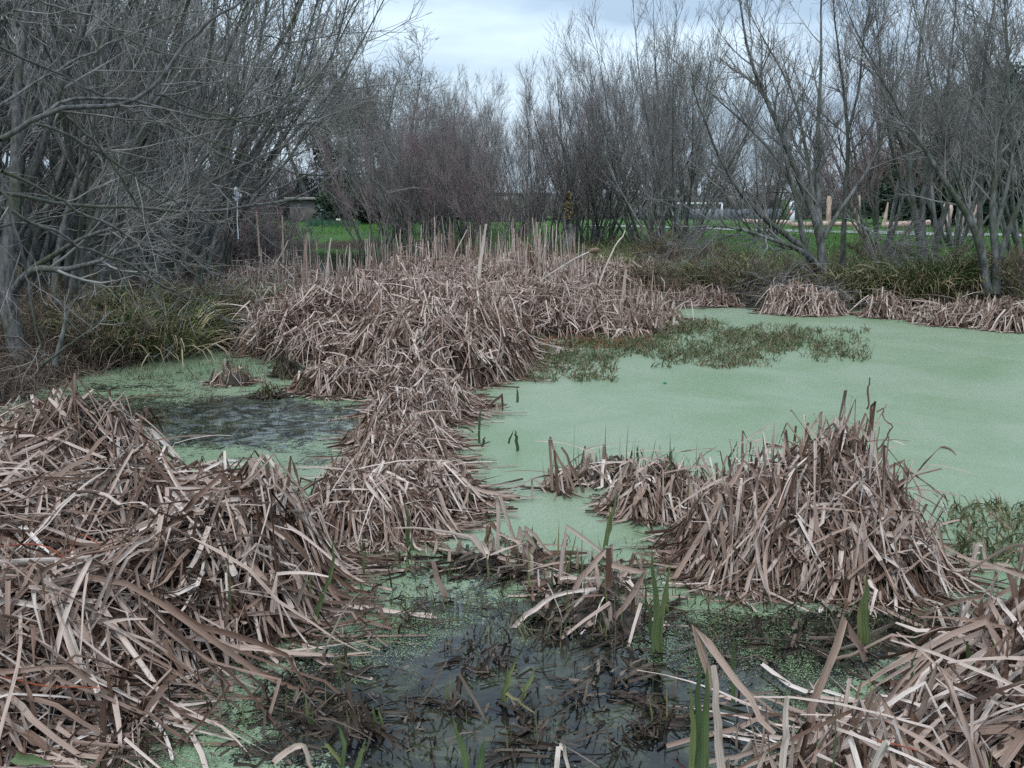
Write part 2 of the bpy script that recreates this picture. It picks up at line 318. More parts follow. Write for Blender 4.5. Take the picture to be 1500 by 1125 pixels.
# --- gravel path across the field
m_path = mat_simple('gravel', (.26, .25, .26), .9, (.4, .39, .4), 8)
pa = [(3.5, 43.5), (6, 41), (10, 36.5), (15, 32.5), (22, 30)]
yy = np.linspace(0, 1, 60); px_ = np.interp(yy * 4, range(5), [p[0] for p in pa]); py_ = np.interp(yy * 4, range(5), [p[1] for p in pa])
PV = np.concatenate([np.stack([px_ + o * .5, py_ + o * .9, tz(px_ + o * .5, py_ + o * .9) + .03], -1) for o in (-1.1, 0, 1.1)])
n_ = len(yy); i = np.arange(n_ - 1)
tag(mesh('path', PV, np.concatenate([np.stack([i + k * n_, i + 1 + k * n_, i + 1 + (k + 1) * n_, i + (k + 1) * n_], -1) for k in (0, 1)]), m_path), 'pale gravel path across the lawn', kind='structure')

# ------------------------------------------------------------------ trees
def grow(rng, P, Rr, cnt, t0, t1, ang, ln, k, up, wobble, rs=.6, rmin=.003, bias=None, lenpow=.6):
    n, kp, _ = P.shape; m_ = n * cnt
    pi = np.repeat(np.arange(n), cnt); t_ = t0 + (t1 - t0) * rng.random(m_)
    f = t_ * (kp - 1); j = np.minimum(f.astype(int), kp - 2); fr = (f - j)[:, None]
    O = P[pi, j] * (1 - fr) + P[pi, j + 1] * fr; r0 = (Rr[pi, j] * (1 - fr[:, 0]) + Rr[pi, j + 1] * fr[:, 0])
    T = nrm(P[pi, j + 1] - P[pi, j]); rnd = rng.normal(size=(m_, 3))
    if bias is not None: rnd = rnd + np.array(bias)
    pr = nrm(rnd - (rnd * T).sum(-1, keepdims=True) * T); a = R(ang) * (.6 + .8 * rng.random(m_))[:, None]
    d = np.cos(a) * T + np.sin(a) * pr
    Ln = ln * (.45 + .9 * rng.random(m_)) * (1 - t_ * lenpow)
    pts = [O]; st = (Ln / (k - 1))[:, None]
    for q in range(k - 1):
        pts.append(pts[-1] + d * st)
        d = nrm(d + np.array([0, 0, up]) / (k - 1) + rng.normal(size=(m_, 3)) * wobble)
    C = np.stack(pts, 1); rb = np.maximum(np.minimum(r0 * rs, .02 + 0 * r0), rmin)
    CR = rb[:, None] * (1 - np.linspace(0, 1, k)[None] * .75); CR = np.maximum(CR, rmin * .6)
    return C, CR
def stems_from(rng, n, H, lean, base_r, r0, k=9, up=.55, az=None, wobble=.05, dirbias=(0, 0)):
    a = rng.random(n) * 6.283 if az is None else np.asarray(az) + rng.normal(size=n) * .3
    ln_ = R(lean) * (.25 + .95 * rng.random(n))
    d = np.stack([np.sin(ln_) * np.cos(a) + dirbias[0], np.sin(ln_) * np.sin(a) + dirbias[1], np.cos(ln_)], -1); d = nrm(d)
    p = np.stack([base_r * np.cos(a) * rng.random(n), base_r * np.sin(a) * rng.random(n), np.full(n, -.15)], -1)
    h = H * (.7 + .35 * rng.random(n)); st = (h / (k - 1))[:, None]; pts = [p]
    for q in range(k - 1):
        pts.append(pts[-1] + d * st); d = nrm(d + np.array([0, 0, up]) / (k - 1) + rng.normal(size=(n, 3)) * wobble)
    P = np.stack(pts, 1); r = r0 * (.6 + .5 * rng.random(n)); tt = np.linspace(0, 1, k)
    return P, r[:, None] * (1 - .92 * tt[None] ** .8)
def tree_parts(root, P, Rr, rng, mb, mt, c1=11, c2=7, c3=3, l1=1.5, l2=.7, l3=.35, ang=34, up=.5, t0=.25, rmin=.0045, sides=7, wobble=.09, names=('trunk', 'crown')):
    A = Acc(); A.add(*tubes(P, Rr, sides)); A.build(names[0], mb, root, True)
    B1, R1 = grow(rng, P, Rr, c1, t0, 1, ang, l1, 6, up, wobble, .62, rmin * 1.5)
    B2, R2 = grow(rng, B1, R1, c2, .15, 1, ang, l2, 5, up, wobble * 1.2, .7, rmin)
    A = Acc(); A.add(*tubes(B1, R1, 4)); A.add(*tubes(B2, R2, 3))
    if c3:
        B3, R3 = grow(rng, B2, R2, c3, .2, 1, ang, l3, 4, up, wobble * 1.4, .8, rmin * .85); A.add(*tubes(B3, R3, 3))
    A.build(names[1], mt, root)
def copy_thing(o, loc, rz, sc, label, group=None):
    c = o.copy(); COL.objects.link(c); c.location = Vector([float(v) for v in loc]); c.rotation_euler = (0, 0, rz); c.scale = sc; c['label'] = label
    if group: c['group'] = group
    for ch in o.children:
        q = ch.copy(); COL.objects.link(q); q.parent = c
    return c

protos = []
for s in range(5):
    rng = np.random.default_rng(100 + s)
    root = empty('willow_tree', (0, 0, 0), 'x', 'tree', 'bare willows in the row behind the pond')
    P, Rr = stems_from(rng, 13 + s, 6.0, 36, .26, .045, up=.62)
    tree_parts(root, P, Rr, rng, M['bark'], M['twig_r'] if s in (0, 3) else M['twig'], c1=15, c2=8, c3=2, l1=1.5, l2=.8, l3=.42, ang=27, up=.6, rmin=.0035)
    protos.append(root)
far_trees = [  # px, base py (with Y), Y, height, variant, label
 (548, 30, 6.0, 0, 'bare willow far left of the back row, beside the open lawn gap'),
 (575, 33, 5.8, 1, 'slim bare willow just right of the one beside the lawn gap'),
 (608, 29.5, 5.2, 2, 'bare willow with leaning dark trunk behind the tallest dead reeds on the left'),
 (652, 29, 5.3, 3, 'reddish bare willow mid-left of the back row, with paired pale trunks'),
 (684, 31, 5.1, 4, 'bare willow right behind the middle of the reed bed'),
 (727, 25.5, 4.8, 0, 'thick fan-shaped bare willow where the tree line dips lowest'),
 (762, 30, 5.2, 2, 'bare willow partly hidden behind the fan-shaped one at the dip'),
 (795, 24.5, 5.0, 1, 'bare willow with a cluster of thin trunks, first right of the dip'),
 (838, 27, 5.5, 3, 'reddish bare willow beside the ivy-clad stump in the centre'),
 (864, 25, 5.8, 4, 'tall upright bare willow at the centre right, many straight stems'),
 (884, 26, 6.2, 0, 'tall bare willow touching the tallest upright one at centre right'),
 (943, 24, 6.6, 2, 'bare willow with one pale trunk standing left of the gravel path'),
 (987, 21, 6.7, 1, 'bare willow nearest the pale path end, with green mossy trunk'),
 (1010, 28, 6.4, 4, 'bare willow behind the mossy trunk, in front of the football goal'),
 (1290, 22, 6.8, 3, 'dark dense bare willow clump between the two peeled posts on the right'),
 (1400, 24, 7.2, 1, 'bare willow behind the stepped log posts on the right'),
 (1510, 18, 7.2, 2, 'bare willow cut by the right edge of the view'),
 (590, 35, 6.6, 1, 'taller bare willow behind the leaning dark trunk'),
 (668, 35, 6.4, 2, 'taller bare willow rising behind the reddish ones'),
 (632, 36, 6.6, 4, 'tall thin bare willow at the back of the left-centre row'),
 (630, 34, 5.4, 1, 'thin bare willow behind the reddish paired-trunk one'),
 (705, 33, 5.0, 3, 'reddish bare willow just left of the thick fan-shaped one'),
 (965, 30, 6.4, 2, 'bare willow behind the pale single trunk'),
 (1120, 30, 6.2, 2, 'thin bare willow far behind the spreading right-hand willow'),
]
rs = random.Random(7)
for i, (px, Y_, h, vv, lab) in enumerate(far_trees):
    x = D(px, 360, Y_)[0]; s = h / 7.2
    c = copy_thing(protos[vv], (x, Y_, float(tz(x, Y_)) - .02), rs.random() * 6.28, (s * .95, s * .95, s), lab)
# left thicket
lprotos = []
for s in range(3):
    rng = np.random.default_rng(140 + s); root = empty('willow_tree', (0, 0, 0), 'x', 'tree', 'bare willows of the left thicket')
    P, Rr = stems_from(rng, 12 + s, 6.0, 30, .26, .052, up=.5, k=12, wobble=.08)
    tree_parts(root, P, Rr, rng, M['bark'], M['twig'], c1=10, c2=5, c3=2, l1=1.7, l2=.8, l3=.4, ang=34, up=.4, rmin=.0045); lprotos.append(root)
left_trees = [(-8.3, 11.5, 7, 0), (-6.6, 10.6, 6.5, 1), (-5.4, 12.0, 7, 2), (-7.4, 14.0, 7.5, 3), (-5.6, 14.6, 7.0, 4), (-9.8, 15.0, 8, 0), (-8.0, 17.5, 8, 1), (-6.2, 18.0, 7.5, 2),
              (-11.5, 18.5, 8, 3), (-8.6, 21.5, 8.5, 4), (-7.0, 23.5, 7.0, 1), (-12.5, 24, 9, 2), (-9.6, 27, 8.5, 0), (-10.2, 12.8, 7.5, 4), (-6.9, 12.4, 7.0, 3)]
lt_lab = ['at the left edge above the dark hollow', 'nearest the shore behind the fallen limb', 'leaning over the small left pool', 'behind the leaning one on the left bank',
          'above the tallest green sedge', 'deep in the left thicket near the edge', 'deep in the left thicket in the middle', 'at the inner rim of the left thicket',
          'at the far back of the thicket on the left edge', 'at the back of the thicket, left of the lawn gap', 'last before the lawn gap on the left bank', 'tallest in the far left corner',
          'far behind the lawn gap on the left', 'half hidden at the left edge behind the shore ones', 'between the two shore stems of the left bank']
for i, (x, y, h, vv) in enumerate(left_trees):
    s = h / 6.0; c = copy_thing(lprotos[vv % 3], (x, y, float(tz(x, y)) - .03), rs.random() * 6.28, (s * 1.05, s * 1.05, s), 'grey bare willow ' + lt_lab[i], 'bare willows of the left thicket')
    # lean towards the open water
    c.rotation_euler = (R(rs.uniform(-4, 4)), R(rs.uniform(6, 17)), 0)
for p in protos + lprotos:
    for ch in list(p.children): bpy.data.objects.remove(ch)
    bpy.data.objects.remove(p)

# near trees drawn stem by stem: (pixels, world distance Y start, Y end, r0, r1)
def px_line(pts, y0, y1, k):
    W_ = np.array([D(a, b_, y0 + (y1 - y0) * i / max(len(pts) - 1, 1)) for i, (a, b_) in enumerate(pts)])
    s = np.concatenate([[0], np.cumsum(np.linalg.norm(W_[1:] - W_[:-1], axis=1))]); tt = np.linspace(0, s[-1], k)
    # gentle smoothing by Catmull-like resample
    out_ = np.stack([np.interp(tt, s, W_[:, c]) for c in range(3)], -1)
    sm_ = out_.copy(); sm_[1:-1] = (out_[:-2] + out_[1:-1] * 2 + out_[2:]) / 4
    return sm_
def drawn_tree(name, label, lines, seed, mb, mt, k=14, group=None, **kw):
    rng = np.random.default_rng(seed); P = np.stack([px_line(l[0], l[1], l[2], k) for l in lines]); tt = np.linspace(0, 1, k)
    P = P + np.cumsum(rng.normal(size=P.shape) * .012, 1) * np.linspace(0, 1, k)[None, :, None]
    Rr = .72 * np.stack([l[3] * (1 - tt) ** 1.3 + l[4] * (1 - (1 - tt) ** 1.3) for l in lines])
    root = empty(name, P[0, 0], label, 'tree', group); tree_parts(root, P, Rr, rng, mb, mt, **kw); return root

drawn_tree('willow_tree', 'spreading bare willow with low limbs reaching left over the water by the sedge bank', [
 ([(1208, 425), (1203, 392), (1187, 377), (1167, 362), (1133, 353), (1110, 340), (1060, 328), (1000, 330)], 16, 14.6, .085, .012),
 ([(1208, 425), (1201, 390), (1165, 352), (1143, 338), (1122, 328), (1100, 305), (1080, 283), (1062, 255), (1030, 190), (1005, 130)], 16, 15.4, .10, .012),
 ([(1208, 425), (1203, 347), (1197, 323), (1187, 297), (1165, 258), (1147, 200), (1127, 160), (1110, 127), (1097, 93), (1080, 20), (1070, -50)], 16, 16, .12, .014),
 ([(1208, 425), (1180, 370), (1171, 330), (1168, 290), (1160, 265), (1140, 230), (1100, 190), (1050, 150), (1010, 110)], 16, 15.6, .09, .01),
 ([(1208, 425), (1206, 380), (1197, 300), (1197, 230), (1200, 130), (1203, 40), (1205, -60)], 16, 16.2, .10, .014),
 ([(1206, 350), (1228, 308), (1247, 287), (1268, 252), (1285, 225), (1300, 170), (1320, 80), (1330, 0)], 16, 15.8, .055, .01),
 ([(1205, 340), (1190, 280), (1180, 220), (1160, 130), (1120, 60), (1090, 0)], 16, 16.4, .06, .01),
 ([(1207, 400), (1185, 378), (1160, 390), (1140, 410), (1130, 425)], 16, 14.7, .03, .006),
 ([(1170, 365), (1178, 385), (1180, 410), (1190, 430)], 15.4, 14.8, .022, .006),
], 11, M['bark'], M['twig'], c1=16, c2=9, c3=2, l1=1.5, l2=.75, l3=.35, ang=36, t0=.25, up=.3, rmin=.0036)
drawn_tree('willow_tree', 'slender bare willow with a single straight trunk right of the spreading one', [
 ([(1234, 392), (1236, 340), (1238, 297), (1243, 230), (1242, 190), (1235, 120), (1225, 40), (1220, -40)], 16.5, 16.5, .07, .012),
 ([(1242, 195), (1258, 130), (1262, 60), (1280, -20)], 16.5, 16.5, .035, .01),
 ([(1236, 320), (1250, 322), (1275, 338), (1310, 353), (1340, 368)], 16.5, 15.5, .022, .006)], 12, M['bark'], M['twig'], c1=16, c2=9, c3=2, l1=1.3, l2=.7, l3=.35, t0=.3, rmin=.0036)
drawn_tree('willow_tree', 'bare willow with smooth pale forked trunk behind the yellow-green sedge', [
 ([(1353, 385), (1350, 355), (1343, 323), (1333, 297), (1330, 263), (1330, 200), (1337, 100), (1348, 0)], 16.5, 16.5, .11, .02),
 ([(1353, 375), (1352, 335), (1350, 310), (1353, 273), (1358, 230), (1385, 160), (1392, 60), (1400, -30)], 16.5, 16.7, .08, .012),
 ([(1366, 385), (1368, 355), (1377, 335), (1390, 290), (1400, 255), (1425, 150), (1450, 20)], 16.5, 16.3, .075, .012),
 ([(1340, 315), (1320, 270), (1300, 200), (1285, 100), (1270, 0)], 16.5, 16.2, .05, .01),
 ([(1372, 345), (1366, 290), (1362, 250), (1380, 190), (1370, 100), (1360, 0)], 16.5, 17, .05, .01),
 ([(1330, 240), (1310, 180), (1290, 110), (1250, 50), (1230, -20)], 16.5, 16, .04, .008)], 13, M['bark'], M['twig'], c1=16, c2=9, c3=2, l1=1.4, l2=.75, l3=.35, t0=.3, rmin=.0036)
drawn_tree('willow_tree', 'large bare willow at the right edge with several leaning grey trunks', [
 ([(1447, 430), (1437, 363), (1430, 330), (1407, 297), (1377, 250), (1340, 190), (1300, 120), (1260, 60)], 14.8, 14.2, .10, .012),
 ([(1458, 430), (1460, 363), (1450, 323), (1457, 263), (1467, 220), (1480, 100), (1470, -20)], 14.8, 14.8, .10, .018),
 ([(1460, 400), (1473, 345), (1500, 287), (1530, 200), (1545, 80), (1550, 0)], 14.8, 14.6, .07, .012),
 ([(1440, 380), (1434, 340), (1437, 263), (1440, 220), (1446, 100), (1462, -20)], 14.8, 15.2, .075, .012),
 ([(1436, 360), (1420, 300), (1400, 260), (1370, 160), (1350, 60), (1330, -20)], 14.8, 14.4, .05, .01),
 ([(1455, 350), (1480, 260), (1490, 180), (1440, 90), (1420, 0)], 14.8, 15, .05, .01)], 14, M['bark'], M['twig'], c1=17, c2=9, c3=2, l1=1.4, l2=.7, l3=.35, t0=.25, rmin=.0036)
# willow on the left shore with the pale trunk
drawn_tree('willow_tree', 'pale-trunked willow on the left shore with a low forked limb', [
 ([(32, 548), (22, 500), (14, 450), (6, 400), (14, 330), (25, 250), (20, 150), (35, 40), (40, -60)], 8.7, 8.9, .12, .03),
 ([(14, 440), (30, 408), (52, 390), (90, 401), (130, 392), (165, 374), (192, 364), (230, 350)], 8.8, 8.0, .06, .012),
 ([(46, 394), (75, 375), (108, 352), (160, 335), (205, 312), (260, 280)], 8.7, 8.2, .04, .01),
 ([(8, 400), (-30, 340), (-60, 250), (-40, 120), (0, 0)], 8.8, 9, .09, .02),
 ([(24, 300), (60, 230), (85, 140), (130, 40), (150, -40)], 8.9, 9, .06, .015)], 15, M['bark_near'], M['twig'], c1=10, c2=6, c3=3, l1=1.1, l2=.6, l3=.3, t0=.3, rmin=.003)
drawn_tree('willow_tree', 'dark stub of a young willow leaning over the left shore litter', [
 ([(80, 535), (88, 500), (95, 465), (108, 435), (120, 412)], 8.2, 8.4, .035, .012),
 ([(62, 535), (75, 525), (88, 515), (110, 490), (140, 468)], 8.1, 8.0, .02, .006)], 16, M['bark'], M['twig'], c1=4, c2=3, c3=0, l1=.4, l2=.2, t0=.5, rmin=.003)
# more leaning stems of the left thicket
rng0 = np.random.default_rng(55)
nl = 0
for (x0, x1, Y_, rr_, lab) in [(95, 170, 10.5, .08, 'grey willow trunk rising behind the low forked limb'), (150, 260, 11.5, .07, 'leaning grey willow trunk above the brown litter'),
                               (215, 380, 12.5, .06, 'slim willow trunk leaning right above the green sedge'), (290, 470, 14.5, .06, 'willow trunk at the inner edge of the left thicket'),
                               (50, 90, 11.5, .09, 'straight grey willow trunk near the left edge'), (330, 520, 17, .06, 'willow leaning towards the lawn gap from the left bank')]:
    ls = []
    for q in range(4):
        a = x0 + rng0.uniform(-15, 15); bb = x1 + rng0.uniform(-90, 110)
        yb = 288 + (1.6 - .3) / Y_ * 1440 + 8
        pts = [(a, yb), (a + (bb - a) * .08 + rng0.uniform(-8, 8), yb - 90), (a + (bb - a) * .35, yb - 190), (a + (bb - a) * .7 + rng0.uniform(-15, 15), yb - 300), (bb, 20 - 60 * q)]
        ls.append((pts, Y_, Y_ + rng0.uniform(-1, 1), rr_ * rng0.uniform(.5, 1.05), .012))
    drawn_tree('willow_tree', lab, ls, 60 + nl, M['bark'], M['twig'], c1=11, c2=5, c3=2, l1=1.3, l2=.7, l3=.3, t0=.2, rmin=.0035, group='bare willows of the left thicket'); nl += 1

# near tree standing left of the view, its limbs hang across the left side
def z3(l): return [(a / 3, b_ / 3) for a, b_ in l]
near = [
 (z3([(0, 600), (100, 550), (200, 500), (300, 480), (450, 470), (550, 470), (640, 410), (690, 370), (740, 280), (800, 220), (840, 160), (930, 90), (980, 40), (1070, 0), (1120, -60)]), 4.6, 5.2, .026, .010),
 (z3([(200, 500), (260, 450), (330, 425), (450, 425), (540, 440), (700, 465), (760, 500), (850, 520), (1000, 525), (1100, 520), (1200, 480), (1300, 420), (1400, 330), (1500, 230)]), 4.7, 5.6, .012, .005),
 (z3([(680, 410), (800, 450), (900, 490), (1000, 520), (1150, 545), (1300, 560), (1350, 530), (1500, 600)]), 4.9, 5.6, .008, .003),
 (z3([(0, 210), (150, 270), (250, 320), (400, 400), (500, 450), (600, 480), (700, 520), (850, 590), (1000, 650), (1150, 710), (1300, 765), (1500, 785), (1620, 760)]), 5.2, 5.8, .010, .004),
 (z3([(0, 470), (100, 400), (250, 310), (400, 230), (550, 160), (700, 100), (830, 60), (1000, 20)]), 5.5, 6.4, .017, .006),
 (z3([(0, 755), (70, 770), (180, 840), (300, 900), (450, 980), (600, 1060), (700, 1110), (850, 1200), (1000, 1290)]), 4.3, 4.9, .010, .003),
 (z3([(0, 850), (100, 870), (180, 895), (350, 900), (500, 905), (650, 920), (850, 935), (1000, 920), (1150, 900), (1300, 875), (1400, 820), (1500, 740), (1600, 600), (1660, 400)]), 4.6, 6.0, .013, .004),
 (z3([(0, 915), (100, 950), (200, 990), (300, 1040), (400, 1110), (560, 1150), (700, 1260), (800, 1290), (930, 1340), (1000, 1420)]), 4.3, 5.0, .011, .003),
 (z3([(150, 545), (250, 570), (350, 620), (470, 690), (570, 760), (680, 830), (760, 890), (870, 950), (1000, 1030), (1060, 1070)]), 4.5, 5.1, .010, .003),
 (z3([(290, 500), (380, 590), (440, 660), (500, 720), (540, 790), (580, 870), (620, 930), (700, 1000), (780, 1125), (900, 1260)]), 4.6, 4.9, .009, .003),
 (z3([(0, 760), (20, 850), (50, 930), (70, 1020), (100, 1090), (115, 1220), (140, 1360), (170, 1470), (185, 1530)]), 4.1, 4.0, .009, .003),
 (z3([(560, 475), (620, 500), (700, 530), (750, 610), (800, 680), (880, 760), (960, 830), (1010, 885)]), 4.8, 5.0, .007, .002),
 (z3([(1200, 480), (1290, 470), (1360, 520), (1450, 580)]), 5.4, 5.6, .004, .002),
 (z3([(0, 90), (120, 20), (200, -20)]), 5, 5, .01, .006),
 (z3([(160, 0), (300, 50), (450, 80), (520, 140), (600, 190), (700, 240), (800, 245), (900, 250)]), 5.6, 5.8, .008, .003),
 (z3([(0, 990), (90, 985), (200, 970), (330, 930), (440, 890), (560, 830), (700, 800)]), 5.2, 5.8, .008, .003),
 (z3([(960, 30), (1040, 110), (1130, 160), (1250, 165), (1350, 120), (1420, 60)]), 5.2, 5.6, .005, .003),
 (z3([(1200, 490), (1230, 440), (1330, 380), (1400, 320)]), 5.4, 5.8, .005, .003),
]
rng = np.random.default_rng(21)
TR = np.array([-4.1, 4.7])
kk = 20; tt = np.linspace(0, 1, kk)
P = np.stack([px_line(l[0], l[1], l[2], kk) for l in near]) + rng.normal(size=(len(near), kk, 3)) * .006
Rr = np.array([.5, .7, .7, .75, .5, .8, .75, .8, .75, .8, .8] + [.8] * (len(near) - 11))[:, None] * np.stack([l[3] * (1 - tt) ** .8 + l[4] * (1 - (1 - tt) ** .8) for l in near])
root = empty('willow_tree', (TR[0], TR[1], float(tz(TR[0], TR[1]))), 'near willow leaning in from the left, long bare limbs hanging across the view', 'tree')
tp = np.array([[-4.1, 4.7, .0], [-4.0, 4.7, .6], [-3.7, 4.7, 1.2], [-3.55, 4.75, 2.0], [-3.6, 4.8, 3.0], [-3.4, 4.9, 4.5]]); trr = np.array([.15, .115, .10, .085, .065, .035])
A = Acc(); A.add(*tubes(tp[None], trr[None], 10))
ext = []
for i in range(len(near)):
    if near[i][0][0][0] < 5:
        e = P[i, 0]; zt = np.clip(e[2] - .25, .3, 4.3); b0 = np.array([np.interp(zt, tp[:, 2], tp[:, 0]), 4.72, zt])
        zt2 = zt - .25 * rng.random(); b0[2] = zt2; f_ = np.linspace(0, 1, 7)[:, None]; ln = b0 * (1 - f_) + e * f_ + np.sin(f_ * math.pi) * (np.array([0, 0, .16]) + rng.normal(size=3) * np.array([.05, .16, .09])) + np.sin(f_ * 2 * math.pi) * rng.normal(size=3) * .05
        A.add(*tubes(ln[None], np.linspace(Rr[i, 0] * 1.8, Rr[i, 0], 7)[None], 8)); ext.append((ln, np.linspace(Rr[i, 0] * 1.8, Rr[i, 0], 7)))
A.build('trunk', M['bark_near'], root, True)
A = Acc(); A.add(*tubes(P, Rr, 8)); A.build('limbs', M['bark_near'], root, True)
B1, R1 = grow(rng, P, Rr, 6, .1, 1, 38, .6, 8, .15, .10, .5, .0022, lenpow=.3)
B2, R2 = grow(rng, B1, R1, 4, .15, 1, 42, .3, 6, .1, .16, .7, .0016)
B3, R3 = grow(rng, B2, R2, 1, .2, 1, 45, .14, 4, .1, .2, .8, .0013)
A = Acc(); A.add(*tubes(B1, R1, 5)); A.add(*tubes(B2, R2, 4)); A.add(*tubes(B3, R3, 3))
E_ = np.stack([e[0] for e in ext]); ER = np.stack([e[1] for e in ext]); E1, ER1 = grow(rng, E_, ER, 4, .2, .95, 42, .6, 8, .15, .12, .45, .0022); E2, ER2 = grow(rng, E1, ER1, 4, .15, 1, 42, .3, 6, .1, .16, .7, .0016); A.add(*tubes(E1, ER1, 5)); A.add(*tubes(E2, ER2, 4)); A.build('twigs', M['twig_near'], root)

# ------------------------------------------------------------------ background trees, hedges
def bush_proto(seed, n, H, lean, c=(8, 5, 3), l=(1.0, .5, .3), mt='twig_r', rmin=.009):
    rng = np.random.default_rng(seed); root = empty('bare_bush', (0, 0, 0), 'x', 'bush')
    P, Rr = stems_from(rng, n, H, lean, .8, .03, k=6, up=.35, wobble=.12)
    tree_parts(root, P, Rr, rng, M['bark'], M[mt], c1=c[0], c2=c[1], c3=c[2], l1=l[0], l2=l[1], l3=l[2], ang=35, up=.35, t0=.1, rmin=rmin, sides=4, names=('stem', 'crown')); return root
bp0 = bush_proto(301, 34, 3.0, 48); bp1 = bush_proto(302, 34, 3.0, 52, mt='twig'); ub = bush_proto(303, 30, 3.0, 55, c=(7, 4, 2), mt='twig_brown', rmin=.012)
k = 0
for i in range(34):
    x = -27 + i * 1.85 + rs.uniform(-.4, .4); Yb = 56 + rs.uniform(-1.5, 2.5)
    px = 750 + x / Yb * 1440
    h = (1.3 if px < 620 else .62 if px < 960 else .85 if px < 1180 else 1.25) * rs.uniform(.85, 1.15)
    c = copy_thing((bp0, bp1)[i % 2], (x, Yb, float(tz(x, Yb)) - .1), rs.random() * 6.3, (1.05, 1.05, h), 'bare brown bush in the hedge behind the lawn', 'bare bushes of the hedge behind the lawn')
for i, (px, Yb, s, lab) in enumerate([(300, 22, .62, 'bare brush deep under the left thicket'), (335, 24, .6, 'bare brush behind the white stake'), (368, 25, .6, 'bare brush right of the white stake'), (402, 27, .55, 'last bare brush left of the lawn gap'), (240, 20, .6, 'bare brush under the middle of the left thicket'), (170, 19, .6, 'bare brush behind the tallest left sedge'), (90, 18, .6, 'bare brush behind the left shore'), (20, 17, .6, 'bare brush at the left edge')]):
    x = D(px, 400, Yb)[0]; copy_thing((bp0, bp1)[i % 2], (x, Yb, float(tz(x, Yb)) - .05), rs.random() * 6.3, (s, s, s), lab, 'bare brush under the left thicket')
ug = [(1035, 16.6, .55, 'brown tangled undergrowth at the left of the right bank'), (1075, 16.2, .5, 'brown tangle under the longest low limb on the right bank'), (1125, 16.0, .5, 'dark brown undergrowth beside the spreading willow foot'), (1175, 15.6, .4, 'brown twiggy undergrowth round the spreading willow foot'),
      (1215, 15.8, .42, 'twiggy brush just right of the spreading willow foot'), (1310, 17.5, .4, 'brush behind the large yellow-green sedge'), (1480, 15.2, .45, 'brown brush at the right edge under the big willow'), (985, 19.5, .45, 'brown undergrowth at the foot of the mossy trunk'),
      (30, 9.6, .36, 'brown twiggy tangle at the foot of the pale left trunk'), (100, 9.3, .3, 'low brown tangle round the leaning dark stub'), (165, 9.6, .3, 'brown tangle in front of the tallest left sedge'), (290, 11.2, .36, 'brown twiggy tangle at the right end of the left bank')]
for i, (px, Yb, s, lab) in enumerate(ug):
    x = D(px, 400, Yb)[0]; copy_thing(ub, (x, Yb, float(tz(x, Yb)) - .05), rs.random() * 6.3, (s * 1.1, s * .8, s * .72), lab, 'brown undergrowth on the banks')
for p in (bp0, bp1, ub):
    for ch in list(p.children): bpy.data.objects.remove(ch)
    bpy.data.objects.remove(p)
# big bare trees beyond the hedge
root = empty('bare_tree', (0, 0, 0), 'x', 'tree')
rng = np.random.default_rng(401); P, Rr = stems_from(rng, 5, 10, 22, .2, .22, up=.3); 
tree_parts(root, P, Rr, rng, M['bark'], M['twig'], c1=16, c2=10, c3=6, l1=4.2, l2=1.8, l3=.8, ang=42, up=.35, t0=.25, rmin=.012)
for i, (px, Y_, h, lab) in enumerate([(560, 48, 8.4, 'big round-crowned bare tree rising above the willows left of the sky gap'), (470, 52, 9.5, 'big bare tree beside the round-crowned one, behind the left thicket'),
    (350, 50, 10.5, 'tall bare tree showing through the left thicket twigs'), (200, 50, 12, 'tall bare tree far behind the left edge thicket'), (60, 50, 12, 'tall bare tree in the far left corner of the park'),
    (640, 62, 5.8, 'small distant bare tree under the middle of the sky gap'), (1130, 66, 5.5, 'low distant bare tree beyond the football goal'), (1010, 68, 4.4, 'lowest distant bare tree left of the goal'), (1290, 66, 5.5, 'distant bare tree behind the peeled posts'),
    (1440, 62, 5.5, 'distant bare tree behind the right-hand evergreens'), (1540, 60, 7, 'distant bare tree past the right edge'), (860, 70, 5, 'faint distant bare tree behind the centre willows')]):
    x = D(px, 300, Y_)[0]; s = h / 10.
    copy_thing(root, (x, Y_, .4), rs.random() * 6.3, (s, s, s), lab, 'distant bare trees beyond the hedge')
for ch in list(root.children): bpy.data.objects.remove(ch)
bpy.data.objects.remove(root)
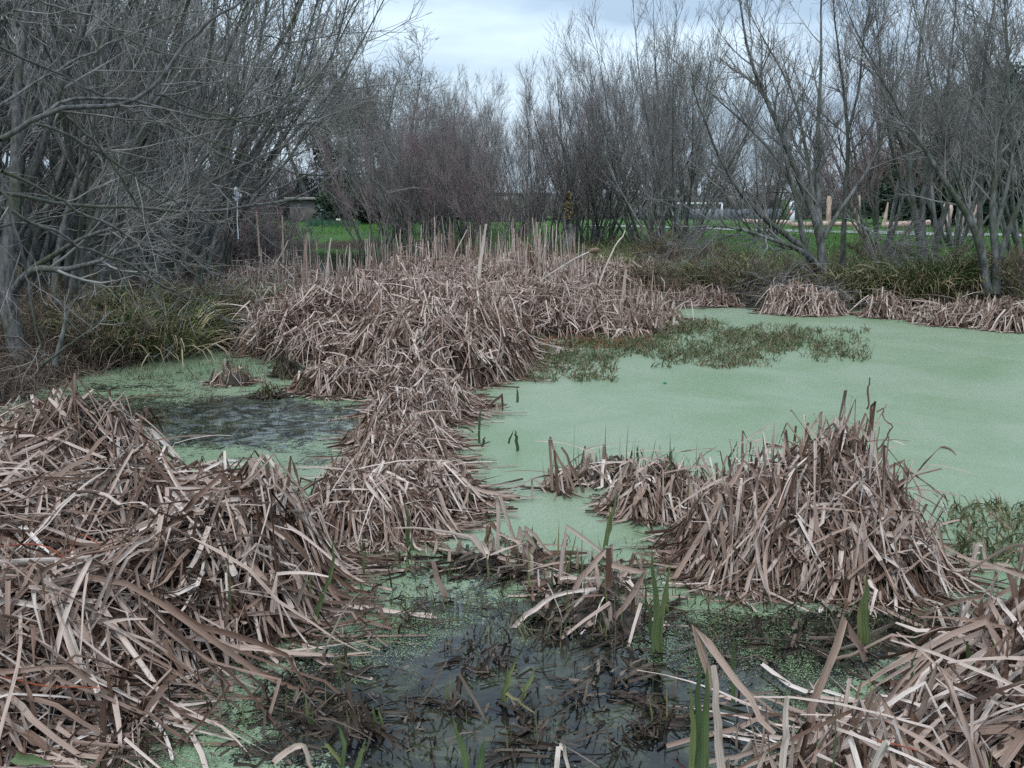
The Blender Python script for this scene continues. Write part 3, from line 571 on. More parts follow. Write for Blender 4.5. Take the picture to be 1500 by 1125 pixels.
# evergreens
M['ever'] = mat_leaf('evergreen_leaf', [(0, (.02, .034, .022)), (.5, (.036, .056, .036)), (1, (.06, .09, .05))], spots=False)
M['ivy'] = mat_leaf('ivy_leaf', [(0, (.015, .03, .012)), (.6, (.035, .06, .02)), (1, (.08, .11, .03))], spots=False)
def leaf_cards(rng, C, size, tint=None):
    n = len(C); a = nrm(rng.normal(size=(n, 3))); b_ = nrm(np.cross(a, rng.normal(size=(n, 3)))); s = size * (.6 + .8 * rng.random(n))[:, None]
    V = np.stack([C - a * s, C + b_ * s * .55, C + a * s, C - b_ * s * .55], 1).reshape(-1, 3)
    return V, np.arange(n * 4).reshape(-1, 4), np.zeros((n * 4, 2)), np.repeat(rng.random(n) if tint is None else tint, 4)
def evergreen(px, Y_, H, rad, seed, label, base_frac=.05, n=9000, cat='tree', name='evergreen_tree', mat='ever', leaf=.1):
    rng = np.random.default_rng(seed); x = D(px, 300, Y_)[0]; root = empty(name, (x, Y_, .35), label, cat)
    tpts = np.array([[0, 0, -.2], [.05, 0, H * .3], [-.05, .05, H * .6], [0, 0, H * .95]]) + np.array([x, Y_, .35])
    A = Acc(); A.add(*tubes(tpts[None], np.array([[.18, .14, .09, .02]]), 7)); A.build('trunk', M['bark'], root, True)
    nb = 90; z = H * (base_frac + (1 - base_frac) * rng.random(nb)); fr = z / H; pr = rad * (np.sin(np.clip(fr, 0, 1) ** .75 * math.pi) * .75 + .25) * (.6 + .5 * rng.random(nb)); a = rng.random(nb) * 6.283
    cl = np.stack([pr * np.cos(a), pr * np.sin(a), z], -1) * np.array([1, 1, 1])
    w = rng.integers(0, nb, n); off = nrm(rng.normal(size=(n, 3))) * (rng.random(n) ** .4)[:, None] * np.array([.33, .33, .24]) * rad
    C = cl[w] * (1 - .0) + off + np.array([x, Y_, .35]); C[:, 2] = np.maximum(C[:, 2], .35)
    V, Q_, U_, T_ = leaf_cards(rng, C, leaf)
    tn = np.clip(np.repeat(rng.random(nb)[w], 4) * .6 + T_ * .4, 0, 1)
    A = Acc(); A.add(V, Q_, U_, tn); A.build('crown', M[mat], root); return root
evergreen(515, 54, 6.6, 2.4, 1, 'dark ivy-covered evergreen behind the left gap of the willow row', n=8000)
evergreen(520, 46, 1.9, 1.7, 2, 'low dark evergreen shrub beside the concrete shed on the lawn edge', n=7000, cat='shrub', name='evergreen_shrub')
evergreen(575, 49, 2.1, 1.9, 3, 'low dark evergreen shrub directly behind the willows left of centre', n=7000, cat='shrub', name='evergreen_shrub')
evergreen(1395, 42, 5.4, 2.4, 4, 'dark evergreen tree with yellow-green top behind the stepped log posts', n=14000)
evergreen(1470, 40, 6.0, 2.3, 5, 'tallest dark evergreen at the right edge', n=14000)
evergreen(1335, 45, 3.0, 2.2, 6, 'low dark evergreen shrub between the peeled posts and the stepped ones', n=9000, cat='shrub', name='evergreen_shrub')
evergreen(1540, 44, 5, 2.6, 7, 'broad dark evergreen past the right edge', n=9000)
evergreen(650, 54, 1.9, 2.2, 8, 'low dark shrub behind the lawn in the middle of the willow row', n=6000, cat='shrub', name='evergreen_shrub')
# ivy-clad stump in the centre
evergreen(833, 23.5, .0 + 1.35, .11, 9, 'stump wrapped in brown withered ivy among the centre willows', n=1800, cat='stump', name='ivy_stump', mat='sedge_dry', leaf=.035)

# ------------------------------------------------------------------ sedge tussocks, bank grass
def arcs(rng, n, cx, cy, z0, rad, L0, L1, w, k=7, outw=.9, gr=1.0, flat=None):
    a = rng.random(n) * 6.283; rr_ = rad * np.sqrt(rng.random(n)); L_ = L0 + (L1 - L0) * rng.random(n)
    p = np.stack([cx + rr_ * np.cos(a), cy + rr_ * np.sin(a), np.full(n, z0)], -1); a2 = a + rng.normal(size=n) * .5
    e = R(80) - R(40) * rng.random(n) * outw; pts = [p]; st = (L_ / (k - 1))[:, None]
    for q in range(k - 1):
        d = np.stack([np.cos(e) * np.cos(a2), np.cos(e) * np.sin(a2), np.sin(e)], -1); pts.append(pts[-1] + d * st)
        e = e - gr * (.12 + .38 * rng.random(n)) * (q + 1) / k * 1.7; e = np.maximum(e, -1.35); a2 = a2 + rng.normal(size=n) * .06
    P_ = np.stack(pts, 1); 
    up = np.zeros_like(P_); up[..., 2] = 1; up += rng.normal(size=(n, 1, 3)) * .5; Wd = (w * (.6 + .6 * rng.random(n)))[:, None] * np.array([.8, 1, 1, .9, .7, .45, .08][:k])[None]
    return P_, Wd, up
def tussock(px, Y_, rad, n, L1, label, seed, dry=.3, w=.006, group='sedge tussocks on the banks'):
    rng = np.random.default_rng(seed); x = D(px, 400, Y_)[0]; z0 = float(max(tz(x, Y_), .0)); root = empty('sedge_tussock', (x, Y_, z0), label, 'sedge', group)
    P_, Wd, up = arcs(rng, n, x, Y_, z0 - .02, rad, L1 * .4, L1, w); P_[..., 2] = np.maximum(P_[..., 2], .01)
    A = Acc(); A.add(*ribbons(P_, Wd, up, rng.random(n) ** 1.2)); A.build('green_leaves', M['sedge'], root)
    m_ = int(n * dry); P_, Wd, up = arcs(rng, m_, x, Y_, z0 - .02, rad * 1.1, L1 * .5, L1 * 1.05, w, outw=1.6, gr=1.6); P_[..., 2] = np.maximum(P_[..., 2], .01)
    A = Acc(); A.add(*ribbons(P_, Wd, up, rng.random(m_))); A.build('withered_leaves', M['sedge_dry'], root)
tl = [(1045, 17.2, .35, .9, 'mossy green sedge tussock left of the spreading willow foot'), (1095, 16.6, .45, 1.0, 'brown-green sedge tussock under the low willow limbs'), (1140, 16.0, .45, 1.0, 'dense dry sedge tussock under the spreading willow'),
      (1250, 15.6, .4, 1.0, 'green sedge tussock between the slender and the spreading willow'), (1290, 15.6, .45, 1.1, 'large yellow-green sedge tussock over the dark water'), (1325, 15.4, .4, 1.1, 'arching sedge tussock left of the forked trunk'),
      (1368, 15.4, .45, 1.15, 'large sedge tussock in front of the forked trunk'), (1400, 15.6, .35, 1.0, 'yellowing sedge tussock right of the forked trunk'), (1424, 15.3, .3, .8, 'small sedge tussock beside the right-edge willow'),
      (905, 19.5, .4, .8, 'bright sedge tussock right of the dead bulrush head'), (868, 20.5, .35, .8, 'sedge tussock behind the dead bulrush head'), (960, 18.5, .35, .8, 'sedge tussock by the pale-trunked willow foot'),
      (1005, 18, .35, .7, 'low sedge tussock beside the mossy trunk'), (775, 24, .4, .7, 'dull sedge tussock left of the centre willows'),
      (150, 9.6, .3, 1.0, 'green sedge tussock behind the fallen stub on the left bank'), (225, 9.9, .35, 1.15, 'tallest bright green sedge tussock on the left bank'), (262, 10.6, .3, .9, 'pale green sedge tussock right of the tallest one on the left bank'),
      (190, 10.8, .3, 1.0, 'shaded sedge tussock behind the tallest one'), (345, 12.0, .5, 1.3, 'dark olive sedge tussock spilling right towards the reed bed'), (310, 11.6, .45, 1.2, 'brownish sedge tussock on the hump of the left bank'),
      (385, 12.6, .35, 1.0, 'green sedge tussock nearest the left end of the reed bed')]
for i, (px, Y_, rad, L1, lab) in enumerate(tl): tussock(px, Y_, rad, 420 if Y_ < 14 else 400, L1 * (.72 if Y_ < 14 else .85), lab, 500 + i, dry=.5, w=.007 if Y_ < 14 else .009)
def scatter_blades(name, pts, rng, L0, L1, w, mat, label, cat=None, lean=.5, parent=None, k=4):
    n = len(pts); a = rng.random(n) * 6.283; L_ = L0 + (L1 - L0) * rng.random(n); e = R(88) - lean * rng.random(n) * 1.4
    p = pts; P_ = [p]; st = (L_ / (k - 1))[:, None]
    for q in range(k - 1):
        d = np.stack([np.cos(e) * np.cos(a), np.cos(e) * np.sin(a), np.sin(e)], -1); P_.append(P_[-1] + d * st); e = e - lean * rng.random(n); a = a + rng.normal(size=n) * .3
    P_ = np.stack(P_, 1); P_[..., 2] = np.maximum(P_[..., 2], pts[:, None, 2] + .002 * (1 + rng.random((n, 1))))
    Wd = (w * (.6 + .7 * rng.random(n)))[:, None] * np.linspace(1, .15, k)[None]
    up = rng.normal(size=(n, 1, 3)) + np.array([0, 0, .3]); A = Acc(); A.add(*ribbons(P_, Wd, np.broadcast_to(up, P_.shape), rng.random(n)))
    o = A.build(name, mat, parent)
    if parent is None: tag(o, label, cat, kind='stuff')
    return o
def land_pts(rng, n, x0, x1, y0, y1, dmin, dmax, pw=1):
    x = x0 + (x1 - x0) * rng.random(n * 3); y = y0 + (y1 - y0) * rng.random(n * 3) ** pw; d = sdf(x, y); k_ = (d > dmin) & (d < dmax)
    x = x[k_][:n]; y = y[k_][:n]; return np.stack([x, y, tz(x, y) - .01], -1)
rng = np.random.default_rng(70)
scatter_blades('grass', land_pts(rng, 60000, -8, 20, 14, 46, 1.6, 60, 1.6), rng, .06, .2, .007, M['grass'], 'short green lawn grass behind the trees', lean=.5, k=3)
scatter_blades('dry_grass', np.concatenate([land_pts(rng, 9000, -8, -2.6, 1.5, 7.8, -.1, 3.0), land_pts(rng, 16000, -8, -1.5, 7.5, 14.5, -.1, 2.6), land_pts(rng, 12000, 1, 16, 13.5, 20, -.15, 1.5), land_pts(rng, 7000, -9, 4, 17, 32, -.1, 1.6)]), rng, .2, .6, .0035, M['drygrass'], 'matted dry grass and litter along the banks', lean=1.0, k=5)
scatter_blades('bank_grass', land_pts(rng, 14000, 1, 16, 14, 26, .5, 3.5), rng, .2, .5, .005, M['sedge'], 'rough yellow-green grass under the trees', lean=.7, k=4)
scatter_blades('fallen_leaves', land_pts(rng, 9000, -7.5, -2.4, 7.6, 13, -.1, 1.6), rng, .04, .1, .018, M['reed_old'], 'brown leaf litter on the left shore', lean=1.8, k=3)

# ------------------------------------------------------------------ dead reed clumps
def Hf(blobs, x, y):
    h = np.zeros(np.shape(x))
    for (cx, cy, rx, ry, hh, rot) in blobs:
        c_, s_ = math.cos(rot), math.sin(rot); dx = x - cx; dy = y - cy
        r2 = ((dx * c_ + dy * s_) / rx) ** 2 + ((-dx * s_ + dy * c_) / ry) ** 2
        h = np.maximum(h, hh * np.clip(1 - r2, 0, 1) ** .48)
    return h * (1 + .34 * wob(x, y, 2.3, 3) + .26 * wob(x, y, 5.5, 7))
def sample(rng, blobs, n, shrink=1.0):
    ar = np.array([b_[2] * b_[3] for b_ in blobs]); w = rng.choice(len(blobs), n, p=ar / ar.sum()); B_ = np.array(blobs)[w]
    a = rng.random(n) * 6.283; r = np.sqrt(rng.random(n)) * shrink; ux = r * np.cos(a) * B_[:, 2]; uy = r * np.sin(a) * B_[:, 3]
    c_, s_ = np.cos(B_[:, 5]), np.sin(B_[:, 5])
    sample.rn = r; sample.sz = (B_[:, 2] + B_[:, 3]) / 2
    return B_[:, 0] + ux * c_ - uy * s_, B_[:, 1] + ux * s_ + uy * c_, np.stack([ux * c_ - uy * s_, ux * s_ + uy * c_], -1)
def poly_blade(rng, base, dirs, lens, w, tint, sub=2, taper=.55, tw=.5, sag=.0):
    """base n,3; dirs list of n,3; lens list of n: kinked strips, each straight run split in sub"""
    n = len(base); pts = [base]
    for d, l in zip(dirs, lens):
        for q in range(sub):
            dd_ = nrm(d + np.array([0, 0, -sag * (q + .5) / sub]) + rng.normal(size=(n, 3)) * .025)
            pts.append(pts[-1] + dd_ * (l / sub)[:, None])
    P_ = np.stack(pts, 1); k_ = P_.shape[1]
    up = rng.normal(size=(n, 1, 3)) * tw + np.array([0, -.35, .8]) + rng.normal(size=(n, k_, 3)) * .12
    Wd = w[:, None] * (1 - (1 - taper) * np.linspace(0, 1, k_)[None] ** 1.5) * (1 + .08 * rng.normal(size=(n, k_)))
    return ribbons(P_, Wd, up, tint)
def fold_blades(rng, blobs, n, L0, L1, w, down=.4, loft=.05, sink=.12, kink=.9, flow=None, shrink=.92, kk=10, bun=3):
    m_ = max(2, n // bun); n = m_ * bun; rp = lambda v: np.repeat(v, bun, 0); jt = lambda s_: rng.normal(size=n) * s_
    x, y, rad = sample(rng, blobs, m_, shrink); rn, sz = rp(sample.rn), rp(sample.sz); phi0 = rng.random(m_) * 6.283
    fl = 3.2 * wob(x, y, .8, 4) + 1.6 * wob(x, y, 2.4, 9)
    phi0 = np.where(rng.random(m_) < .6, fl + rng.normal(size=m_) * .35, phi0)
    if flow is not None: phi0 = np.where(rng.random(m_) < .7, flow + rng.normal(size=m_) * .5 + math.pi * (rng.random(m_) < .3), phi0)
    x = rp(x) + jt(.018); y = rp(y) + jt(.018); rad = rp(rad); phi = rp(phi0) + jt(.13)
    out_a = np.arctan2(rad[:, 1], rad[:, 0]); od = rp(rng.normal(size=m_) * .45)
    isd = rp(rng.random(m_) < down); phi = np.where(isd, out_a + od + jt(.12), np.where(rn > .6, out_a + math.pi + od * 2.2, phi))
    L_ = L0 + (L1 - L0) * rp(rng.random(m_) ** 1.1) * (.75 + .4 * rng.random(n))
    L_ = np.where(isd, np.minimum(L_, 1.05 * (1 - rn) * sz + .06 + .12 * rng.random(n)), np.minimum(L_, sz * 1.7))
    kp = rp(rng.integers(2, kk - 2, m_)); kp = np.clip(kp + rng.integers(-1, 2, n), 1, kk - 2); ka = rp(rng.normal(size=m_) * kink) + jt(.2); cv = jt(.05)
    X_ = [x]; Y_ = [y]; st = L_ / (kk - 1)
    for q in range(kk - 1):
        phi = phi + np.where(q == kp, ka, 0) + cv
        X_.append(X_[-1] + np.cos(phi) * st * .9); Y_.append(Y_[-1] + np.sin(phi) * st * .9)
    X_ = np.stack(X_, 1); Y_ = np.stack(Y_, 1); H_ = Hf(blobs, X_, Y_)
    s = np.linspace(0, 1, kk)[None]; kpf = (kp / (kk - 1))[:, None]; i_ = np.arange(n)
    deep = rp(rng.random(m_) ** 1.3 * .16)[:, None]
    oA = -sink * 1.1 * rng.random((n, 1)) ** 1.6; oB = -sink * 1.1 * rng.random((n, 1)) ** 1.6; oK = loft * rp(rng.normal(size=(m_, 1))) * .9 + .015 + .01 * rng.normal(size=(n, 1))
    oA = np.where(rng.random((n, 1)) < .10, .10 * rng.random((n, 1)), oA); oB = np.where(isd[:, None], oB * .4, oB)
    Hk = H_[i_, kp][:, None]; H0 = H_[:, :1]; H1 = H_[:, -1:]
    def pl(a0, ak, a1): return np.where(s < kpf, a0 + (ak - a0) * s / np.maximum(kpf, .01), ak + (a1 - ak) * (s - kpf) / np.maximum(1 - kpf, .01))
    arch = .05 * L_[:, None] * (np.sin(s * math.pi) * rng.normal(size=(n, 1)))
    Zz = .3 * H_ + .7 * pl(H0, Hk, H1) + pl(oA, oK, oB) - deep + arch; Zz = np.maximum(Zz, .004 + .02 * rng.random((n, 1)))
    P_ = np.stack([X_, Y_, Zz], -1)
    tw0 = rng.normal(size=(n, 1, 3)) * .5; tw1 = tw0 + rng.normal(size=(n, 1, 3)) * .7
    up = tw0 * (1 - s[..., None]) + tw1 * s[..., None] + np.array([0, -.3, .9])
    Wd = (w * (.4 + .85 * rng.random(n) ** 1.4))[:, None] * np.where(rng.random((n, 1)) < .45, (1 - s ** 2.5 * .9), 1 - .3 * s)
    Wd = Wd * (1 + .10 * np.sin(s * 9 + rng.random((n, 1)) * 6))
    tint = np.clip(rng.beta(1.25, 1.2, n) - 2.8 * deep[:, 0] + .06, 0, 1)  # deeper blades tinted darker, painting the shade inside the heap
    return ribbons(P_, Wd, up, tint, .3)
def bent_blades(rng, blobs, n, rise, w, shrink=.9, fall=(.15, .5), lean=.35, face=None, back=0.0):
    x, y, rad = sample(rng, blobs, n, shrink); h = Hf(blobs, x, y); z = h * .55; a = rng.random(n) * 6.283
    ln_ = np.abs(rng.normal(size=n)) * lean; d1 = nrm(np.stack([np.sin(ln_) * np.cos(a), np.sin(ln_) * np.sin(a), np.cos(ln_)], -1))
    l1 = h * .45 + rise[0] + (rise[1] - rise[0]) * rng.random(n) ** 1.6
    b_ = a + rng.normal(size=n) * 1.2; el = -R(20) - R(60) * rng.random(n); el = np.where(rng.random(n) < .18, R(15), el)
    d2 = np.stack([np.cos(el) * np.cos(b_), np.cos(el) * np.sin(b_), np.sin(el)], -1); l2 = (fall[0] + (fall[1] - fall[0]) * rng.random(n)) * (rng.random(n) > .22) + .01
    return poly_blade(rng, np.stack([x, y, z], -1), [d1, d2], [l1, l2], w * (.4 + .8 * rng.random(n)), np.clip(rng.beta(1.9, 1.7, n), 0, 1), sub=4, sag=.35, taper=.3)
def stand_blades(rng, blobs, n, h0, h1, w, lean=.12, shrink=.9, mat=None, pw=1.5, z0=None, tip=.5):
    x, y, rad = sample(rng, blobs, n, shrink); h = Hf(blobs, x, y); a = rng.random(n) * 6.283; ln_ = np.abs(rng.normal(size=n)) * lean
    d = np.stack([np.sin(ln_) * np.cos(a), np.sin(ln_) * np.sin(a), np.cos(ln_)], -1); zz = h * .4 if z0 is None else np.full(n, z0)
    l = h * .6 + h0 + (h1 - h0) * rng.random(n) ** pw
    return poly_blade(rng, np.stack([x, y, zz], -1), [d], [l], w * (.5 + .7 * rng.random(n)), rng.random(n) ** .5, sub=3, taper=tip, tw=1.5)
m_gap_shade = mat_simple('gap_shade_fill', (.012, .009, .007), .95, (.06, .042, .032), 30)  # dark fill under the blades, shade of the gaps put into its colour
def thatch_fill(blobs, parent, drop=.1):
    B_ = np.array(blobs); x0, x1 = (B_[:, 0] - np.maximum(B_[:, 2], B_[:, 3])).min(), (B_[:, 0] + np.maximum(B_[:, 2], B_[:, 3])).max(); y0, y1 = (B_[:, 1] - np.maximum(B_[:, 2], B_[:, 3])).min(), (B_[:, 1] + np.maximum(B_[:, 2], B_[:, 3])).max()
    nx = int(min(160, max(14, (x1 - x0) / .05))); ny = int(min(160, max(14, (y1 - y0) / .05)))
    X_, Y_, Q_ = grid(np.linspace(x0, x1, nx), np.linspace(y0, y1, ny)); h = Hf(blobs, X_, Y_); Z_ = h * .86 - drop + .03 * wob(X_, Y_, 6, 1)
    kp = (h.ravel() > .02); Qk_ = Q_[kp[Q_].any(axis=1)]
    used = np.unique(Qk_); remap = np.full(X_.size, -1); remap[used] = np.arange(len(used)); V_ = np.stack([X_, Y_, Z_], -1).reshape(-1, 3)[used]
    return mesh('thatch_fill', V_, remap[Qk_], m_gap_shade, parent, smooth=True)
def B(px, py, rx, ry, h, rot=0):
    c = G(px, py); return (c[0], c[1], rx, ry, h, rot)
def each(name, mat, root, data, k, cap=100):
    """k+1-point strips: every strip a part of its own, past cap the rest as one part"""
    V_, Q_, U_, T_ = data; nv = (k + 1) * 3; n = len(V_) // nv; qs = Q_[:k * 2]; order = np.argsort(-(V_.reshape(n, nv, 3)[..., 2].max(1) - .15 * V_.reshape(n, nv, 3)[..., 1].mean(1)))
    for i in order[:cap]: mesh(name, V_[i * nv:(i + 1) * nv], qs, mat, root, uv=U_[i * nv:(i + 1) * nv], tint=T_[i * nv:(i + 1) * nv])
    rest = order[cap:]
    if len(rest):
        A = Acc()
        for i in rest: A.add(V_[i * nv:(i + 1) * nv], qs, U_[i * nv:(i + 1) * nv], T_[i * nv:(i + 1) * nv])
        tag(A.build('more_' + name + 's', mat, root), kind='stuff')
def clump(label, blobs, seed, nf, nb, ns, w, L=(.25, .8), rise=(.02, .2), stand=(.1, .4), green=0, gh=(.1, .3), mat='reed', group='dead reed beds standing in the pond', down=.4, flow=None, rot_n=0, loft=.05, name='reed_bed', sink=.12, lean=.35, drop=.21, fall=(.15, .5)):
    rng = np.random.default_rng(seed); root = empty(name, (blobs[0][0], blobs[0][1], 0), label, 'reeds', group)
    thatch_fill(blobs, root, drop)
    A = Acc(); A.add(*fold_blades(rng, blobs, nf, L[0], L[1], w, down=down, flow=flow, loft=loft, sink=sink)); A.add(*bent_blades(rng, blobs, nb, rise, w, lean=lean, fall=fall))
    if rot_n: A.add(*fold_blades(rng, blobs, 1, L[0], L[1], w))
    tag(A.build('dead_leaves', M[mat], root), kind='stuff')
    if ns: each('upright_stalk', M[mat], root, stand_blades(rng, blobs, ns, stand[0], stand[1], w * .8), 3)
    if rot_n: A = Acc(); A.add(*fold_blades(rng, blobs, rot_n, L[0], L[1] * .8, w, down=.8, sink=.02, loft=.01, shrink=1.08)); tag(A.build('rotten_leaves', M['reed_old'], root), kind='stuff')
    if green: each('green_shoot', M['green'], root, stand_blades(rng, blobs, green, gh[0], gh[1], w * .6, lean=.15, shrink=1.05, z0=0, tip=.1), 3)
    return root
# M1 foreground left
M1 = [(-2.0, 4.5, .42, .36, .56, 0), (-2.35, 4.45, .5, .4, .54, 0), (-2.6, 4.2, .6, .6, .50, 0), (-2.3, 3.75, .9, .7, .50, 0), (-1.5, 4.0, .5, .42, .47, 0), (-1.12, 3.95, .34, .42, .47, 0), (-1.15, 3.55, .42, .4, .36, 0), (-1.85, 3.2, .85, .5, .34, .25), (-2.0, 2.85, .75, .4, .24, .45), (-1.5, 2.78, .55, .24, .13, .6), (-1.9, 2.5, .5, .3, .12, .3)]
clump('large foreground bed of tangled grey-brown dead reeds filling the lower left', M1, 12, 9800, 900, 24, .0092, L=(.4, 1.25), rise=(.0, .12), stand=(.02, .1), green=40, down=.2, rot_n=260, gh=(.1, .25), loft=.05, lean=.4, fall=(.1, .36))
M2 = [B(520, 768, .26, .3, .24), B(625, 735, .28, .3, .20), B(565, 770, .30, .28, .22), B(585, 690, .27, .42, .24), B(588, 650, .30, .4, .27), B(625, 600, .32, .7, .32)]
clump('narrow ridge of collapsed reeds running back between the two pools', M2, 2, 7500, 260, 60, .0078, L=(.25, .7), rise=(.0, .08), stand=(.02, .12), green=40, down=.55, rot_n=200, gh=(.08, .2))
M2b = [B(515, 572, .52, .3, .22), B(590, 560, .4, .3, .25)]
clump('low lobe of collapsed reeds on the left flank of the ridge', M2b, 3, 1800, 50, 10, .009, L=(.2, .5), rise=(0, .06), stand=(.02, .1), green=14, down=.7, rot_n=40)
MB = [B(650, 540, .85, 1.1, .55), B(700, 515, .6, 1.2, .52), B(560, 505, 1.6, 1.6, .55), B(440, 488, 1.15, 1.6, .36), (-.9, 13.0, 1.6, 2.2, .60, 0), (.3, 13.0, 1.2, 2.0, .52, 0), (1.25, 12.2, .6, .8, .30, 0), (-2.7, 12.9, 1.5, 1.6, .36, 0)]
clump('broad main reed bed across the middle of the pond, stalks standing at its back', MB, 4, 24000, 2600, 160, .0088, L=(.3, .95), rise=(.0, .28), stand=(.05, .3), green=60, mat='reed_far', down=.35, rot_n=500, lean=.4)
MBs = [(-.9, 14.0, 1.5, 1.1, .62, 0), (.3, 13.6, 1.0, 1.1, .55, 0), (-2.7, 13.7, 1.1, .8, .30, 0)]
clump('pale upright dead reeds rising out of the back of the main bed', MBs, 5, 1500, 900, 900, .012, L=(.3, .8), rise=(.05, .4), stand=(.10, .78), mat='reed_far', down=.2, group='dead reed beds standing in the pond')
ME = [(1.5, 12.6, .55, .5, .26, 0), (1.1, 11.6, .8, .5, .24, 0), (1.85, 12.9, .4, .4, .22, 0)]
clump('broken pale reeds at the right tip of the main bed', ME, 6, 700, 260, 60, .011, L=(.3, .8), rise=(.05, .35), stand=(.1, .5), mat='reed_far')
# M3 right clump
M3 = [(1.24, 4.25, .38, .42, .36, 0), (1.04, 4.2, .30, .34, .26, 0), (1.54, 4.25, .32, .36, .43, 0), (1.46, 4.0, .36, .32, .28, 0), (.95, 4.0, .2, .22, .10, 0)]
clump('big heaped clump of dead reeds on the right in front of the open duckweed', M3, 7, 3300, 560, 24, .0088, L=(.35, .95), rise=(.0, .24), stand=(.02, .2), green=24, down=.75, rot_n=160, gh=(.08, .2), lean=.32, fall=(.08, .3))
M3b = [B(955, 745, .22, .22, .22), B(1000, 735, .16, .18, .16)]
clump('small drooping dead reed clump left of the big right-hand heap', M3b, 8, 620, 60, 6, .009, L=(.25, .6), rise=(.02, .12), stand=(.02, .15), green=26, down=.8, rot_n=50)
M3c = [B(880, 700, .22, .16, .10), B(820, 715, .10, .12, .06)]
clump('scrappy half-sunk reed clump with a broken upright stalk in mid pool', M3c, 9, 110, 30, 6, .009, L=(.2, .5), rise=(.02, .12), stand=(.02, .2), green=16, down=.5, rot_n=70)
M4 = [(1.4, 2.4, .6, .36, .26, 0), (1.7, 2.75, .45, .42, .32, 0), (.85, 2.3, .35, .25, .16, 0), (1.8, 3.15, .22, .25, .18, 0), (2.0, 3.45, .22, .2, .12, 0)]
clump('nearest bed of long bent reed leaves filling the lower right corner', M4, 10, 1300, 200, 6, .0115, L=(.45, 1.2), rise=(.03, .2), stand=(.02, .12), green=34, down=.25, flow=.7, rot_n=120, loft=.09, gh=(.1, .28), drop=.16, sink=.2)
M5 = [B(830, 850, .3, .2, .07), B(720, 825, .25, .18, .06), B(880, 900, .25, .2, .08)]
clump('low wreck of rotting bent reed leaves in the centre foreground', M5, 11, 90, 36, 8, .010, L=(.2, .5), rise=(.03, .16), stand=(.02, .12), green=24, down=.3, rot_n=170, gh=(.08, .22), drop=.05)
# far tufts
for i, (px, py, rx, h, n, lab) in enumerate([(1178, 458, .62, .34, 420, 'widest dead reed tuft at the far edge of the duckweed'), (1296, 464, .32, .26, 200, 'small spiky dead reed tuft right of the widest one'),
     (1425, 474, .75, .22, 420, 'low dead reed tangle along the right shore'), (1505, 482, .6, .30, 380, 'dead reed tangle cut by the right edge'), (1365, 460, .35, .10, 90, 'flattened dead reeds between the spiky tuft and the shore'),
     (1050, 447, .35, .16, 130, 'little dead reed tuft in dark water near the weed raft'), (1010, 440, .3, .14, 90, 'tiniest dead reed tuft in the dark far water')]):
    clump(lab, [B(px, py, rx, rx * .7, h)], 30 + i, n * 2, n // 3, n // 12, .010, L=(.25, .6), rise=(.02, .15), stand=(.02, .2), mat='reed' if i > 1 else 'reed_far', down=.75, name='reed_tuft', group='dead reed tufts along the far side', rot_n=n // 5)
clump('long grey strip of broken reeds along the far bank below the centre willows', [B(880, 412, 1.6, 1.2, .3), B(980, 410, 1.3, 1.0, .3), B(800, 402, 1.6, 1.6, .3)], 40, 4000, 500, 90, .011, L=(.3, .8), rise=(.02, .3), stand=(.05, .35), mat='reed_far', name='reed_tuft', group='dead reed tufts along the far side')
clump('reed fringe left of the main bed below the sedge', [B(400, 425, 1.0, 1.6, .35), B(360, 440, .8, 1.2, .25)], 41, 2200, 260, 50, .0105, L=(.3, .8), rise=(.02, .35), stand=(.1, .5), mat='reed_far')
for i, (px, py, rx, h, lab) in enumerate([(340, 562, .17, .17, 'small dome of rotten reed with green stubs in the left pool'), (420, 552, .12, .17, 'twin rotten reed tuft right of the dome in the left pool'), (392, 582, .06, .06, 'tiny rotten stub in front of the left pool tufts'), (185, 620, .18, .08, 'sunken dark reed scraps behind the foreground bed')]):
    clump(lab, [B(px, py, rx, rx * .9, h)], 50 + i, 220, 16, 4, .006, L=(.1, .3), rise=(.0, .04), stand=(.01, .04), green=34, gh=(.08, .2), mat='reed_old' if i else 'reed', down=.95, name='reed_tussock', group='rotten tussocks in the left pool', rot_n=30, drop=.04)

for i, (px, py, rx, h, n, lab) in enumerate([(665, 1035, .10, .08, 40, 'rotten reed stub sticking out of the darkest water'), (505, 1065, .16, .10, 90, 'rotten folded reed clump left of the open dark water'), (492, 985, .10, .07, 50, 'small brown stub above the folded clump'),
     (705, 972, .14, .05, 60, 'flattened black reed mat in front of the centre wreck'), (590, 835, .12, .06, 40, 'arched rotten leaf clump below the ridge tip'), (1150, 940, .30, .04, 110, 'sunken brown reed mat before the big clump'), (1340, 915, .28, .04, 100, 'sunken reed mat near the corner bed'),
     (900, 1000, .22, .04, 80, 'dark reed scraps gathered left of the flag leaves'), (760, 1090, .25, .03, 80, 'thin scatter of rotten reed at the bottom centre'), (420, 1040, .25, .04, 120, 'rotten matted leaves at the foot of the foreground bed'), (985, 1060, .2, .05, 80, 'rotten mat at the foot of the tall flag leaves'), (890, 905, .16, .10, 70, 'dark clump base under the inverted V leaves')]):
    clump(lab, [B(px, py, rx * .72, rx * .5, h)], 70 + i, int(n * .34), max(3, n // 14), 0, .0065, L=(.06, .24), rise=(.0, .05), green=4, gh=(.04, .12), mat='reed_old', down=.5, name='reed_tussock', group='rotten reed stubs in the near shallows', rot_n=n // 8, drop=.05, loft=.02, sink=.04)

